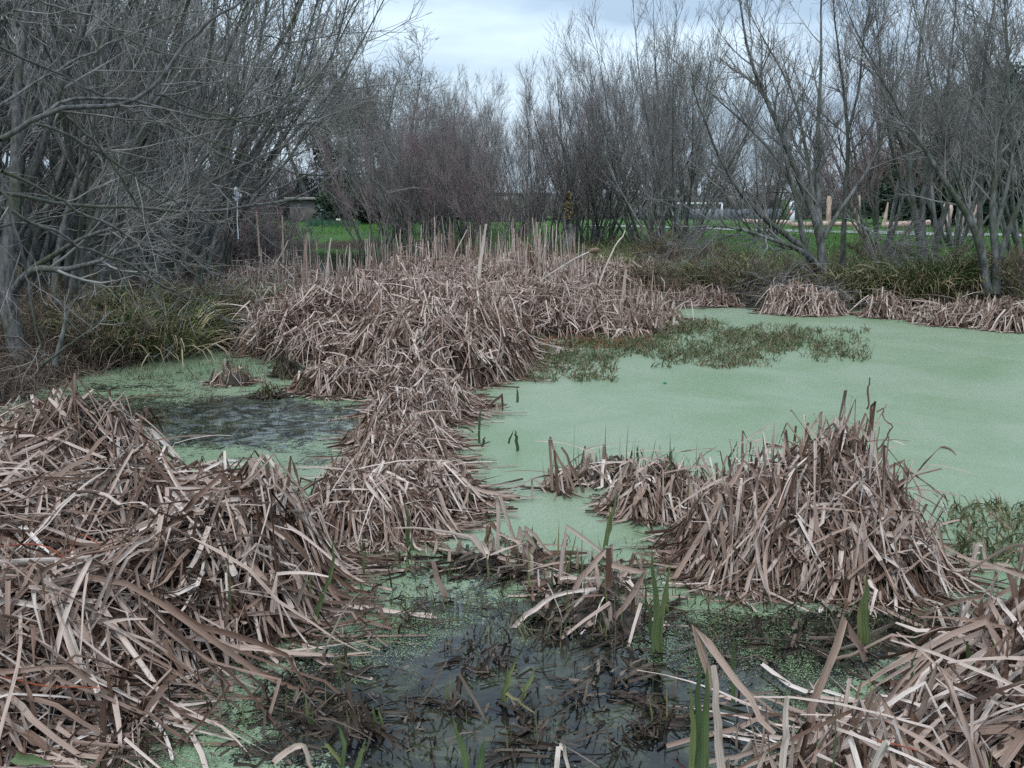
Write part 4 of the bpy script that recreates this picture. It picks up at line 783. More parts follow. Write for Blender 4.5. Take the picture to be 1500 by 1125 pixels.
# blades drawn singly where the photograph shows them
def drawn_blades(name, label, cat, lst, mat, seed, group=None):
    rng = np.random.default_rng(seed); root = None
    first = D(*lst[0][0][0], lst[0][1][0] if isinstance(lst[0][1], (list, tuple)) else lst[0][1]); many = len(lst) > 1
    if many: root = empty(name, first, label, cat, group)
    for (pts, Y_, w, tint) in lst:
        ys_ = Y_ if isinstance(Y_, (list, tuple)) else [Y_] * len(pts)
        W_ = np.array([D(a, b_, yy_) for (a, b_), yy_ in zip(pts, ys_)])
        P_ = [W_[0]]
        for q in range(len(W_) - 1): P_ += [(W_[q] * .66 + W_[q + 1] * .34) + rng.normal(size=3) * .004, (W_[q] * .33 + W_[q + 1] * .67) + rng.normal(size=3) * .004, W_[q + 1]]
        P_ = np.array(P_)[None]; k_ = P_.shape[1]
        up = np.array([rng.normal() * .3, -1, .5])[None, None] + rng.normal(size=(1, k_, 3)) * .1
        tp_ = (1 - .35 * np.linspace(0, 1, k_) ** 2) if mat != 'green' else (1 - np.linspace(0, 1, k_) ** 3 * .95)
        A = Acc(); A.add(*ribbons(P_, (w / 2 * tp_ * (1 if mat == 'green' else .85) * (1 + .06 * rng.normal(size=k_)))[None], up, np.array([tint]), .32))
        if many: A.build('leaf', M[mat], root)
        else:
            o = A.build(name, M[mat]); o.data.transform(Matrix.Translation(Vector([-float(v) for v in first]))); o.location = Vector([float(v) for v in first]); tag(o, label, cat, group)
def z5(l): return [(450 + a / 3, 750 + b_ / 3) for a, b_ in l]
DB = [
 ('tall bent reed leaf making a sharp peak above the central wreck', [(z5([(1085, 520), (1120, 200), (1140, 60), (1330, 210)]), 3.75, .022, .75)]),
 ('curved pale reed leaf arching low over the centre pool', [(z5([(860, 560), (960, 450), (1080, 370), (1270, 338)]), [3.45, 3.5, 3.55, 3.6], .024, .9)]),
 ('crossed reed leaves forming an inverted V in the centre foreground', [(z5([(1095, 490), (1200, 290), (1335, 145), (1322, 500)]), 3.65, .028, .6), (z5([(1300, 520), (1325, 160)]), 3.62, .034, .15)]),
 ('reed leaf bent like a gallows right of the inverted V', [(z5([(1340, 232), (1485, 262), (1390, 420), (1295, 540)]), 3.5, .026, .5)]),
 ('short slanted brown reed stub standing alone in the centre pool', [(z5([(625, 440), (590, 330), (552, 215)]), 3.75, .03, .45)]),
 ('thin pale bent reed peak left of the central wreck', [(z5([(845, 200), (838, -20), (845, -75), (890, 60), (915, 160)]), 4.2, .022, .8)]),
 ('broken leaning reed pair left of centre', [(z5([(940, 260), (1000, 150), (955, 65), (1090, 200)]), 4.0, .022, .6), (z5([(725, 100), (800, 200), (770, 130)]), 4.0, .026, .85)]),
 ('long dark floating reed leaf across the left of the open water', [(z5([(190, 505), (360, 540), (520, 545), (555, 515), (440, 465)]), [3.55, 3.5, 3.48, 3.55, 3.7], .012, .1)]),
 ('flat pale reed leaf lying behind the gallows leaf', [(z5([(1110, 292), (1210, 285), (1315, 290)]), 3.7, .016, .8)]),
 ('broad pale upright reed stub rising from the bottom right corner', [([(1063, 1160), (1052, 1060), (1045, 975)], 2.2, .027, .8)]),
 ('long reed leaf bent down from a peak at the lower right', [([(1045, 1010), (1016, 918), (1080, 1000), (1135, 1075)], [2.35, 2.35, 2.3, 2.25], .026, .55)]),
 ('leaning broad reed leaf with its peak before the big clump', [([(1180, 1080), (1195, 1020), (1238, 905), (1268, 970)], [2.6, 2.6, 2.62, 2.7], .03, .5)]),
 ('single dark reed peak right at the edge of the view', [([(1520, 960), (1495, 900), (1475, 832), (1520, 850)], 3.0, .03, .4)]),
 ('shorter upright pale stub next to the broad one', [([(1150, 1150), (1152, 1080), (1153, 1022)], 2.25, .022, .9)]),
 ('short pale folded reed tip at the bottom centre', [([(812, 1150), (818, 1095), (826, 1092), (836, 1150)], 2.25, .016, .95)]),
 ('curled reed leaf arch at the bottom left of centre', [([(400, 1118), (425, 1098), (445, 1092), (460, 1130)], 2.4, .02, .7)]),
 ('tallest dark stalk crowning the big right-hand clump', [([(1262, 690), (1268, 650), (1276, 600), (1282, 588), (1276, 640), (1272, 680)], 4.25, .015, .15), ([(1252, 700), (1262, 655), (1271, 612)], 4.28, .012, .3), ([(1290, 700), (1284, 650), (1288, 625)], 4.25, .012, .5), ([(1270, 600), (1271, 575), (1274, 553)], 4.25, .012, .2)]),
 ('bent thin reed loop beside the tallest dark stalk', [([(1285, 660), (1300, 640), (1308, 625), (1296, 615), (1294, 598), (1284, 604)], 4.25, .010, .25), ([(1238, 670), (1255, 635), (1268, 620)], 4.2, .01, .6)]),
 ('second peak of pale reed leaf on the big clump', [([(1172, 690), (1176, 650), (1184, 619), (1180, 680)], 4.3, .022, .75), ([(1120, 690), (1118, 656), (1150, 655), (1190, 672)], 4.3, .014, .4)]),
 ('long pale blade leaning across the face of the big clump', [([(1290, 905), (1250, 830), (1270, 760), (1265, 690), (1252, 665)], [3.75, 3.8, 3.95, 4.1, 4.1], .024, .9)]),
 ('long brown blade down the left face of the big clump', [([(1140, 905), (1112, 830), (1105, 720)], [3.7, 3.8, 3.95], .02, .75)]),
 ('reed leaf folded over the left top of the big clump', [([(975, 870), (1040, 760), (1090, 675), (1135, 720)], [3.9, 4.0, 4.1, 4.1], .026, .45)]),
 ('second long blade leaning across the big clump', [([(1175, 800), (1160, 730), (1155, 690), (1250, 640), (1262, 648)], [3.9, 4.05, 4.1, 4.15, 4.15], .02, .3)]),
 ('small folded reed pair right of the big clump', [([(1425, 850), (1432, 800), (1440, 798), (1446, 858)], 4.1, .022, .9), ([(1418, 852), (1428, 796)], 4.15, .028, .75)]),
 ('broken reed fan standing in the mid pool', [([(810, 745), (805, 645), (806, 640), (830, 700), (842, 752)], 5.2, .018, .5), ([(822, 745), (812, 660)], 5.15, .022, .2), ([(862, 735), (840, 690), (822, 655)], 5.2, .02, .3), ([(850, 738), (835, 700), (818, 672)], 5.2, .018, .5), ([(780, 752), (779, 700), (800, 722)], 5.1, .016, .7)]),
 ('bent dark reed tripod in the duckweed beside the ridge', [([(712, 600), (727, 585), (735, 577), (736, 610)], 7.3, .022, .1), ([(727, 611), (727, 590)], 7.2, .025, .7)]),
 ('pale splayed reed scrap at the left end of the weed raft', [([(808, 530), (818, 508), (825, 512), (832, 537)], 9.9, .02, .95), ([(812, 532), (820, 510)], 9.9, .02, .95)]),
 ('two pale stub ends in the weed raft', [([(986, 476), (988, 463)], 12.0, .04, 1), ([(993, 478), (991, 470)], 12.0, .05, 1)]),
 ('long dead stalk leaning right at the right end of the main bed', [([(875, 425), (885, 395), (900, 362), (916, 337)], 12.5, .025, .95)]),
 ('thick pale stalk leaning high above the middle of the main bed', [([(690, 470), (700, 410), (706, 370), (712, 328)], 11.5, .05, .9)]),
 ('thin pale stalk slanting right out of the bed centre', [([(655, 400), (668, 368), (684, 336)], 13.5, .02, 1)]),
 ('pale stalk pair leaning apart at the left of the main bed', [([(475, 440), (480, 385), (485, 348)], 12.5, .03, .95), ([(400, 392), (412, 372), (422, 352)], 13, .02, .95)]),
 ('split dead stalk rising left of the main bed', [([(450, 400), (448, 370), (451, 340)], 13, .025, .7), ([(446, 398), (447, 345)], 13, .02, .6), ([(455, 392), (452, 343)], 13, .015, .8)]),
 ('thin dark stalk between the lawn gap and the reed peak', [([(546, 398), (547, 350)], 13, .022, .4)]),
 ('tapering pale stalk at the outer right of the bed', [([(908, 478), (912, 440), (917, 395)], 12.0, .06, .75)]),
]
for i, (lab, l) in enumerate(DB): drawn_blades('reed_leaf', lab, 'reed leaf', l, 'reed', 900 + i, 'single dead reed leaves and stalks')
# bulrush with its head
root = empty('bulrush', D(768, 432, 12.6), 'dead bulrush with a ragged brown seed head leaning right over the main bed', 'bulrush')
A = Acc(); sp3 = np.array([D(768, 432, 12.6), D(800, 405, 12.6), D(840, 380, 12.6), D(863, 369, 12.6)]); A.add(*tubes(sp3[None], np.full((1, 4), .009), 6)); A.build('stem', M['dead'], root, True)
hp = np.array([D(863, 369, 12.6), D(866, 367.6, 12.6), D(874, 366, 12.6), D(878, 365, 12.6)]); A = Acc(); A.add(*tubes(hp[None], np.array([[.012, .03, .032, .01]]), 8)); A.build('seed_head', mat_simple('seed_head', (.12, .07, .045), .9, (.25, .17, .12), 60), root, True)
# green iris shoots
GR = [
 ('pair of broad green flag leaves standing in the centre right shallows', [([(962, 995), (963, 900), (955, 800)], 3.25, .026, .5), ([(965, 995), (970, 900), (983, 822)], 3.25, .02, .6), ([(958, 990), (952, 920), (948, 860)], 3.3, .02, .3)]),
 ('single broad green flag leaf in front of the big clump', [([(1266, 945), (1266, 900), (1269, 842)], 3.1, .034, .55), ([(1258, 945), (1260, 880)], 3.1, .02, .8)]),
 ('tall dark green flag leaves at the foot of the broad pale stub', [([(1022, 1150), (1024, 1050), (1020, 945)], 2.2, .018, .2), ([(1032, 1150), (1034, 1040), (1036, 970)], 2.2, .02, .5), ([(1014, 1150), (1016, 1060), (1010, 1000)], 2.2, .015, .7)]),
 ('green flag leaf behind the long bent leaf at lower right', [([(1074, 1030), (1073, 980), (1075, 925)], 2.7, .018, .4)]),
 ('bright green shoot in the open dark water', [([(738, 1030), (745, 990), (760, 958)], 2.9, .016, .7), ([(741, 1028), (743, 975)], 2.9, .011, .9)]),
 ('forked yellow-green shoot right of the bright one', [([(766, 1026), (775, 1000), (790, 975)], 2.9, .014, .75), ([(768, 1024), (766, 1000)], 2.9, .01, .95), ([(742, 1015), (765, 1032), (785, 1046)], 2.8, .01, .95)]),
 ('curved green leaf at the bottom centre', [([(690, 1150), (678, 1095), (664, 1052)], 2.35, .018, .5), ([(702, 1150), (706, 1110), (711, 1082)], 2.35, .02, .4)]),
 ('low green shoots at the bottom left of the open water', [([(500, 1150), (505, 1090), (492, 1060)], 2.5, .014, .4), ([(508, 1150), (530, 1100), (536, 1083)], 2.5, .016, .6), ([(505, 1130), (480, 1092), (470, 1094)], 2.5, .012, .8)]),
 ('upright pair of olive leaves right of the low shoots', [([(551, 1095), (550, 1060), (545, 1030)], 2.75, .016, .5), ([(558, 1095), (560, 1060), (555, 1036)], 2.75, .012, .75)]),
 ('long green leaf bent against the right side of the foreground bed', [([(456, 935), (470, 880), (486, 835), (487, 790)], 3.45, .018, .5), ([(458, 930), (465, 900), (480, 860)], 3.45, .016, .3), ([(462, 935), (455, 870), (458, 820)], 3.5, .01, .7)]),
 ('olive leaf curving up at the left bottom edge of the open water', [([(455, 1100), (455, 1060), (447, 1010)], 2.75, .014, .6), ([(460, 1100), (458, 1040)], 2.75, .014, .4)]),
 ('broad low leaf in the bottom left corner', [([(20, 1108), (45, 1112), (78, 1118)], 2.5, .03, .45)]),
 ('slim olive stem standing in weed behind the foreground bed edge', [([(532, 858), (533, 820), (528, 798)], 3.95, .01, .5)]),
 ('green leaves rising left of the small drooping clump', [([(888, 800), (895, 760), (908, 715)], 4.3, .016, .55), ([(884, 805), (892, 760), (893, 738)], 4.3, .012, .7)]),
 ('twin green spikes beyond the small drooping clump', [([(936, 690), (934, 668), (933, 652)], 5.6, .018, .3), ([(945, 690), (943, 670), (938, 658)], 5.6, .016, .2), ([(984, 685), (982, 665), (988, 654)], 5.6, .02, .3), ([(976, 688), (978, 665)], 5.6, .018, .1)]),
 ('dark green leaf pair behind the big clump left shoulder', [([(1070, 700), (1068, 670), (1080, 645)], 4.9, .014, .4), ([(1060, 700), (1062, 672)], 4.9, .016, .3)]),
 ('green stubs in the pool left of the mid-pool fan', [([(758, 590), (757, 567)], 7.3, .02, .2), ([(702, 650), (703, 605), (706, 600)], 6.2, .02, .2), ([(706, 660), (709, 645), (711, 640)], 6.2, .018, .3), ([(758, 662), (757, 640), (754, 630)], 6.1, .02, .1), ([(745, 650), (752, 630)], 6.1, .014, .1)]),
 ('dark green spikes in front of the ridge', [([(597, 815), (598, 770), (592, 735)], 4.3, .018, .3), ([(604, 815), (603, 780)], 4.3, .014, .5)]),
 ('green flag leaves standing in the lower right bed', [([(1425, 1000), (1420, 960), (1410, 935)], 2.7, .02, .3), ([(1330, 1080), (1325, 1010), (1345, 950)], 2.6, .016, .4), ([(1465, 980), (1455, 930), (1462, 900)], 2.8, .014, .7)]),
 ('stub row of cut green stems left of the central wreck', [([(717, 830), (716, 795)], 4.25, .018, .2), ([(724, 828), (722, 800)], 4.25, .012, .3), ([(780, 826), (782, 790), (780, 770)], 4.2, .014, .4), ([(757, 835), (757, 800)], 4.2, .018, .5), ([(798, 840), (797, 812)], 4.1, .015, .2)]),
]
for i, (lab, l) in enumerate(GR): drawn_blades('green_shoot', lab, 'water plant', l, 'green', 950 + i, 'green flag shoots in the shallows')

# ------------------------------------------------------------------ stuff on the water
rng = np.random.default_rng(80)
def water_pts(px0, px1, py0, py1, n):
    px = px0 + (px1 - px0) * rng.random(n); py = py0 + (py1 - py0) * rng.random(n)
    d = np.stack([(px - 750) / F, -(py - 562.5) / F * sp_ + cp, -(py - 562.5) / F * cp - sp_], -1); return np.array([0, 0, CAM_H]) + d * (-CAM_H / d[:, 2])[:, None]
# weed raft: small leafy sprouts
c = G(985, 497); nn = 7000; a = rng.random(nn) * 6.283; r = np.sqrt(rng.random(nn))
pts = np.stack([c[0] - .35 + r * np.cos(a) * 2.45 - r * np.sin(a) * .2, c[1] + r * np.sin(a) * 2.0, 0 * a], -1)
nmask = wob(pts[:, 0] * 1.5, pts[:, 1] * 1.2, 1.5, 3) + 1.5 * rng.random(nn) - .62 - .9 * np.clip(r - .6, 0, 1) * 2 > 0
pts = pts[nmask]
more = water_pts(1380, 1560, 740, 830, 160); more2 = water_pts(745, 900, 520, 560, 260); more3 = water_pts(1190, 1270, 480, 530, 120)
pts = np.concatenate([pts, more, more2, more3]); pts = np.repeat(pts, 4, 0) + rng.normal(size=(len(pts) * 4, 3)) * np.array([.025, .025, 0])
scatter_blades('water_weed', pts, rng, .03, .13, .006, M['waterweed'], 'raft of low dark green and reddish water weed on the duckweed', lean=.7, k=4)
# left pool sprouts
pts = np.concatenate([water_pts(170, 540, 525, 640, 420), water_pts(180, 520, 510, 560, 500), water_pts(480, 1000, 790, 900, 130), water_pts(560, 900, 880, 950, 130), water_pts(1000, 1450, 880, 960, 80)]); pts = np.repeat(pts, 3, 0) + rng.normal(size=(len(pts) * 3, 3)) * np.array([.03, .03, 0])
scatter_blades('pond_sprouts', pts, rng, .02, .10, .0028, M['waterweed'], 'thin green sprouts poking up through the shallow pools', lean=.4, k=4)
# sunken litter in the foreground
pts = np.concatenate([water_pts(350, 1100, 890, 1125, 650), water_pts(480, 1000, 800, 900, 260), water_pts(950, 1500, 860, 990, 400), water_pts(150, 480, 990, 1125, 900), water_pts(200, 540, 520, 650, 120)])
pts = np.concatenate([pts, water_pts(350, 1450, 840, 1125, 2600)]); lm = wob(pts[:, 0], pts[:, 1], 5, 2) + .8 * wob(pts[:, 0], pts[:, 1], 13, 6) + .5 * rng.normal(size=len(pts)); pts = pts[lm > .35]
pts[:, 2] += .002 + .025 * rng.random(len(pts)) ** 2
scatter_blades('floating_litter', pts, rng, .03, .26, .0045, M['reed_old'], 'dark scraps of rotten reed floating in the shallows', lean=2.2, k=5)
# brown stems at the foot of the main bed
pts = np.concatenate([water_pts(770, 950, 470, 512, 900)]); scatter_blades('red_stems', pts, rng, .05, .2, .004, M['bramble'], 'reddish brown stems at the foot of the main reed bed', lean=1.4, k=4)
# duckweed fronds, the nearest ones as small ovals
nn = 90000
pts = np.concatenate([water_pts(-50, 1550, 820, 1135, int(nn * .55)), water_pts(150, 1200, 900, 1135, int(nn * .45))])
gx = wob(pts[:, 0], pts[:, 1], 3.1, 1) + .6 * wob(pts[:, 0], pts[:, 1], 9, 4) + .5 * rng.normal(size=len(pts)) * .6
opn = np.zeros(len(pts))
for (px, py, rx, ry, a) in [(700, 1060, .62, .55, 1.5), (900, 1060, .5, .4, .9), (480, 1080, .3, .3, .3), (1000, 1080, .4, .3, .6)]:
    c = G(px, py); opn += a * np.exp(-((pts[:, 0] - c[0]) / rx) ** 2 - ((pts[:, 1] - c[1]) / ry) ** 2)
pts = pts[gx > opn - .2]; n = len(pts); s = .0016 + .0014 * rng.random(n); th = rng.random(n) * 6.283
q = np.stack([np.stack([np.cos(th + j * 1.5708), np.sin(th + j * 1.5708) * 1.0, 0 * th], -1) * (s * (1.25 if j % 2 == 0 else .9))[:, None] for j in range(4)], 1) + pts[:, None] + np.array([0, 0, .0025]) + np.array([0, 0, 1]) * (rng.random(n) * .003)[:, None, None]
q[..., 2] += rng.normal(size=(n, 4)) * .0006
M['duck'] = mat_leaf('duckweed_frond', [(0, (.10, .15, .07)), (.5, (.16, .23, .11)), (1, (.25, .33, .19))], spots=False, rough=.4)
tag(mesh('duckweed', q.reshape(-1, 3), np.arange(n * 4).reshape(-1, 4), M['duck'], tint=np.repeat(rng.random(n), 4)), 'loose duckweed fronds floating in the near shallows', kind='stuff')

# red bramble runners over the foreground bed
for i, (l, lab) in enumerate([([(0, 800), (60, 795), (95, 815), (110, 850), (140, 820), (175, 815)], 'red bramble runner crossing the left of the foreground bed'), ([(95, 830), (115, 778), (150, 800), (180, 822)], 'short red bramble arch above the runner'),
                              ([(20, 950), (45, 900), (70, 865)], 'thin red bramble shoot low on the foreground bed'), ([(0, 990), (60, 1005), (150, 1008)], 'red bramble runner trailing along the lower left'), ([(1285, 1085), (1310, 1090), (1345, 1100)], 'red-brown stem across the lower right bed')]):
    Yb = 3.3 if i < 3 else 2.75 if i == 3 else 2.2
    P_ = px_line(l, Yb, Yb, 12); A = Acc(); A.add(*tubes((P_ - P_[0])[None], np.linspace(.003, .0015, 12)[None], 5))
    o = A.build('bramble_stem', M['bramble'], None, True); o.location = Vector([float(v) for v in P_[0]]); tag(o, lab, 'bramble', 'red bramble stems in the dead reeds')

# ------------------------------------------------------------------ park things beyond the trees
def tube_obj(name, pts, rad, mat, label=None, cat=None, group=None, parent=None, sides=9, caps=True):
    P_ = np.array(pts, float); A = Acc()
    P2 = np.concatenate([P_[:1], P_, P_[-1:]]); r_ = np.concatenate([[.001], rad, [.001]]); P2[0] = P_[0]; V_, Q_, U_, T_ = tubes_straight(P2, r_, sides); A.add(V_, Q_, U_, T_)
    o = A.build(name, mat, None if parent is None else parent); 
    if parent is None and label: tag(o, label, cat, group)
    return o
def tubes_straight(P2, r_, sides):
    T = nrm((P2[-1] - P2[0])[None])[0]; ref = np.array([1, 0, 0.]) if abs(T[0]) < .8 else np.array([0, 1, 0.]); Nn = nrm(np.cross(T, ref)[None])[0]; Bn = np.cross(T, Nn)
    a = np.arange(sides) * 2 * math.pi / sides; k_ = len(P2)
    V_ = P2[:, None] + r_[:, None, None] * (np.cos(a)[None, :, None] * Nn + np.sin(a)[None, :, None] * Bn)
    j = np.arange(k_ - 1)[:, None] * sides; s = np.arange(sides)[None]; s2 = (s + 1) % sides
    return V_.reshape(-1, 3), np.stack([j + s, j + s2, j + sides + s2, j + sides + s], -1).reshape(-1, 4), np.zeros((k_ * sides, 2)), np.full(k_ * sides, .5)
posts = [(1215, 287, 1213, 334, 7, 'thin peeled post left of the next, pale and slightly split'), (1257, 286, 1255, 337, 8, 'peeled post with dark knots, second from the signpost'), (1301, 296, 1294, 332, 8, 'leaning peeled post split to a point, behind the dense willow clump'),
         (1386, 298, 1384, 337, 9, 'stepped log post farthest left of the row'), (1392, 299, 1386, 338, 9, 'leaning log post crossing the first of the row'), (1408, 297, 1404, 341, 12, 'thickest stepped log post, middle of the row'), (1428, 297, 1424, 340, 9, 'stepped log post half hidden by the right willow')]
for (xt, yt, xb, yb, wpx, lab) in posts:
    Yp = 1.2 / ((yb - 288) / 1440.); r_ = wpx / 2 / 1440 * Yp; a_ = D(xb, yb + 2, Yp); b_ = D(xt, yt, Yp); P_ = np.array([a_ * (1 - f) + b_ * f for f in np.linspace(0, 1, 7)])
    rr_ = r_ * (1 + .12 * np.sin(np.arange(7) * 2.3 + xt)); rr_[-1] *= .7
    if 'point' in lab: rr_ = rr_ * np.linspace(1, .25, 7)
    tube_obj('log_post', P_, rr_, M['peeled'], lab, 'post', 'peeled log posts in the park')
for (x0, y0, x1, y1, Yp, r_, lab) in [(1088, 324, 1160, 326, 36, .08, 'long pale log lying left of the signpost'), (1215, 328, 1256, 329, 34, .08, 'log rail lying between the first two peeled posts'), (1297, 329, 1362, 326, 34, .085, 'fallen peeled log behind the forked willow trunk'), (1160, 330, 1212, 328, 34, .09, 'brown log lying at the signpost foot')]:
    a_ = D(x0, y0, Yp); b_ = D(x1, y1, Yp); P_ = np.array([a_ * (1 - f) + b_ * f for f in np.linspace(0, 1, 7)]); tube_obj('log', P_, r_ * (1 + .1 * np.sin(np.arange(7) * 1.9 + x0)), M['peeled'], lab, 'log', 'logs lying on the lawn')
def boxes(bl):
    V_ = []; Q_ = []
    for (x0, x1, y0, y1, z0, z1) in bl:
        n0 = len(V_); V_ += [(x, y, z) for z in (z0, z1) for (x, y) in ((x0, y0), (x1, y0), (x1, y1), (x0, y1))]
        Q_ += [(n0, n0 + 3, n0 + 2, n0 + 1), (n0 + 4, n0 + 5, n0 + 6, n0 + 7)] + [(n0 + i, n0 + (i + 1) % 4, n0 + 4 + (i + 1) % 4, n0 + 4 + i) for i in range(4)]
    return np.array(V_, float), np.array(Q_)
def box_obj(name, bl, mat, parent):
    V_, Q_ = boxes(bl); return mesh(name, V_, Q_, mat, parent)
m_white = mat_simple('white_paint', (.62, .64, .66), .5, (.8, .8, .8)); m_conc = mat_simple('concrete', (.11, .095, .09), .9, (.2, .18, .17), 1.5); m_bluegrey = mat_simple('blue_grey_sheet', (.14, .17, .21), .6, (.22, .25, .29)); m_dark = mat_simple('dark_wood', (.03, .028, .028), .8); m_red = mat_simple('red_paint', (.4, .05, .04), .6); m_trel = mat_simple('grey_wood', (.25, .23, .21), .8)
# signpost
Yp = 38; s_ = Yp / 1440.; c = D(1160, 326, Yp); root = empty('signpost', c, 'white signpost with a square head board and small dark marks', 'signpost')
box_obj('post', [(c[0] - 3.0 * s_, c[0] + 3.0 * s_, Yp - .06, Yp + .06, c[2] - .1, c[2] + 20 * s_)], m_white, root)
sb = box_obj('sign_board', [(c[0] - 5.5 * s_, c[0] + 4.5 * s_, Yp - .09, Yp - .065, c[2] + 19 * s_, c[2] + 31 * s_)], m_white, root)
box_obj('marks', [(c[0] - 4 * s_, c[0] + 3 * s_, Yp - .10, Yp - .095, c[2] + 22 * s_, c[2] + 23 * s_), (c[0] - 2.5 * s_, c[0] - 1 * s_, Yp - .10, Yp - .095, c[2] + 24.5 * s_, c[2] + 27.5 * s_), (c[0] + .3 * s_, c[0] + 2 * s_, Yp - .10, Yp - .095, c[2] + 24.5 * s_, c[2] + 27.5 * s_)], m_dark, root)
box_obj('red_marker', [(c[0] - 4.6 * s_, c[0] - 3.1 * s_, Yp - .07, Yp - .0, c[2] + 10 * s_, c[2] + 16 * s_)], m_red, root)
# football goal
Yp = 53; a_ = D(986, 317, Yp); b_ = D(1057, 317, Yp); zt = D(986, 298, Yp)[2]; root = empty('football_goal', (a_ + b_) / 2, 'white football goal frame at the far side of the field', 'goal')
for xx in (a_[0], b_[0]): tube_obj('post', [(xx, Yp, a_[2] - .2), (xx, Yp, zt)], np.array([.045, .045]), m_white, parent=root)
tube_obj('crossbar', [(a_[0], Yp, zt), (b_[0], Yp, zt)], np.array([.045, .045]), m_white, parent=root)
for xx in (a_[0], b_[0]): tube_obj('stay', [(xx, Yp, zt), (xx, Yp + .8, a_[2] - .1)], np.array([.02, .02]), m_white, parent=root)
# sheet fence behind it
Yp = 55; a_ = D(930, 318, Yp); b_ = D(1145, 318, Yp); zt = D(1000, 306, Yp)[2]; root = empty('sheet_fence', (a_ + b_) / 2, 'blue-grey sheet metal fence behind the football goal', 'fence')
n_ = 26; xs_ = np.linspace(a_[0], b_[0], n_ + 1)
box_obj('panels', [(xs_[i] + .01, xs_[i + 1] - .01, Yp + (i % 2) * .05, Yp + .05 + (i % 2) * .05, .2, zt - .04 * (i % 3 == 0)) for i in range(n_)], m_bluegrey, root)
for xx in xs_[::4]: box_obj('post', [(xx - .04, xx + .04, Yp - .09, Yp - .01, .2, zt + .06)], m_conc, root)
# concrete shed
Yp = 50; a_ = D(425, 318, Yp); b_ = D(497, 318, Yp); zt = D(450, 293, Yp)[2]; root = empty('shed', (a_ + b_) / 2, 'low concrete shed with a flat slab roof beyond the lawn gap', 'shed')
box_obj('wall', [(a_[0], b_[0], Yp, Yp + 3, .1, zt)], m_conc, root); box_obj('roof', [(a_[0] - .2, b_[0] + .2, Yp - .25, Yp + 3.2, zt + .003, zt + .14)], m_trel, root)
box_obj('door', [(b_[0] - 1.1, b_[0] - .35, Yp - .04, Yp - .003, .2, zt - .15)], m_bluegrey, root)
# wooden shelter with trellis at centre
Yp = 50; a_ = D(700, 320, Yp); b_ = D(800, 320, Yp); zt = D(750, 290, Yp)[2]; root = empty('shelter', (a_ + b_) / 2, 'dark low wooden shelter with a pale trellis behind the centre willows', 'shelter')
box_obj('base', [(a_[0], b_[0], Yp, Yp + 1.5, .1, D(700, 314, Yp)[2])], m_dark, root); box_obj('roof', [(a_[0] - .2, b_[0] + .2, Yp - .3, Yp + 1.8, zt + .1, zt + .25)], m_dark, root)
for xx in np.linspace(a_[0] + .1, b_[0] - .1, 4): box_obj('post', [(xx - .05, xx + .05, Yp + .01, Yp + .1, .3, zt + .1)], m_dark, root)
x0 = D(760, 310, Yp)[0]; x1 = D(778, 310, Yp)[0]; z0 = D(760, 314, Yp)[2]
box_obj('trellis', [(x, x + .03, Yp - .06, Yp - .03, z0, zt) for x in np.linspace(x0, x1, 9)] + [(x0, x1 + .03, Yp - .03, Yp - .005, z, z + .03) for z in np.linspace(z0, zt - .03, 5)], m_trel, root)
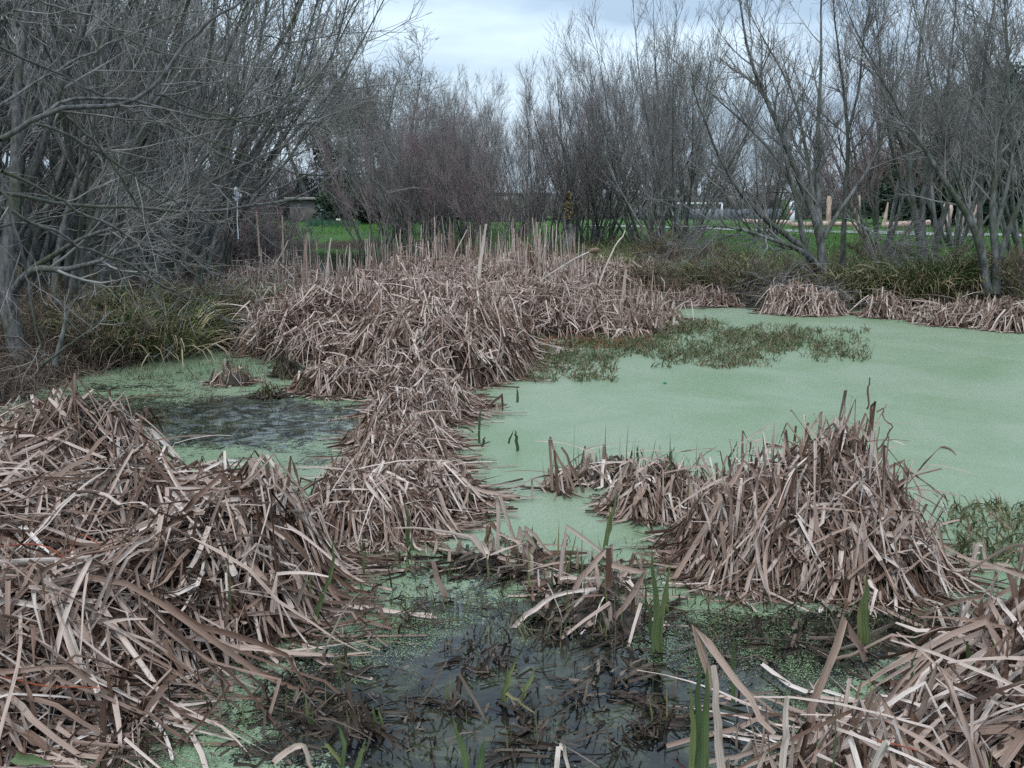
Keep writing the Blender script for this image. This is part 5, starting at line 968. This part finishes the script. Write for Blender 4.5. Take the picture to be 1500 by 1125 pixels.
# white flaking stake and two dead stems at the left gap
P_ = px_line([(349, 350), (347, 320), (348, 300), (346, 284)], 13.5, 13.5, 9); root = empty('stake', P_[0], 'thin white flaking stake with a ragged top left of the lawn gap', 'stake')
A = Acc(); A.add(*tubes(P_[None], np.linspace(.010, .007, 9)[None], 6)); A.build('shaft', m_white, root, True)
A = Acc(); V_, Q_, U_, T_ = leaf_cards(np.random.default_rng(4), P_[-1] + np.random.default_rng(3).normal(size=(60, 3)) * np.array([.018, .018, .05]), .025); A.add(V_, Q_, U_, T_); A.build('ragged_top', m_white, root)
for (l, lab) in [([(380, 375), (378, 340), (375, 310)], 'pinkish dead stem just right of the white stake'), ([(415, 385), (414, 340), (413, 315)], 'thin dead stem standing at the left of the lawn gap')]:
    P_ = px_line(l, 13.2, 13.2, 9); A = Acc(); A.add(*tubes((P_ - P_[0])[None], np.linspace(.015, .009, 9)[None], 6)); o = A.build('dead_stem', M['peeled'], None, True); o.location = Vector([float(v) for v in P_[0]]); tag(o, lab, 'dead stem', 'dead stems by the lawn gap')
# daffodils
rng = np.random.default_rng(90); m_yel = mat_simple('daffodil_yellow', (.75, .6, .08), .6); m_cream = mat_simple('daffodil_cream', (.8, .78, .6), .6)
x0, x1 = D(445, 330, 42)[0], D(520, 330, 42)[0]; nn = 1600; x = x0 + (x1 - x0) * rng.random(nn); y = 42 + 1.6 * rng.random(nn)
scatter_blades('daffodil_leaves', np.stack([x, y, tz(x, y)], -1), rng, .2, .34, .008, mat_leaf('daffodil_leaf', [(0, (.03, .09, .05)), (1, (.07, .16, .09))], spots=False), 'blue-green band of daffodil leaves across the lawn gap', lean=.3)
for i, (px, py, mt) in enumerate([(497, 329, m_cream), (499, 330, m_cream), (518, 331, m_yel), (494, 330, m_cream)]):
    c = D(px, py, 41.6); gz = float(tz(c[0], c[1])); c[2] = gz + .33; root = empty('daffodil', (c[0], c[1], gz), ['left cream daffodil of the blooming three', 'right cream daffodil of the blooming three', 'lone yellow daffodil at the right end of the leaf band', 'lowest cream daffodil of the blooming three'][i], 'flower', 'daffodils in the lawn gap')
    A = Acc(); A.add(*tubes(np.array([[(c[0], c[1], gz), (c[0], c[1], gz + .16), (c[0], c[1], gz + .32)]]), np.full((1, 3), .006), 4)); A.build('stem', M['grass'], root)
    A = Acc(); th = np.arange(6) * 1.047; V_, Q_ = [], []
    for j, a in enumerate(th): d = np.array([math.cos(a), 0, math.sin(a)]); e = np.array([-math.sin(a), 0, math.cos(a)]); V_ += [c, c + d * .03 + e * .018, c + d * .055 + np.array([0, -.01, 0]), c + d * .03 - e * .018]; Q_.append([j * 4, j * 4 + 1, j * 4 + 2, j * 4 + 3])
    A.add(np.array(V_), np.array(Q_)); A.build('petals', mt, root)
# small litter on the weed
V_, Q_ = boxes([(-.012, .012, -.01, .01, 0, .018)]); o = mesh('plastic_scrap', V_, Q_, mat_simple('teal_plastic', (.02, .22, .17), .4)); o.location = Vector(G(974, 562)); tag(o, 'tiny teal plastic scrap floating on the open duckweed', 'litter')
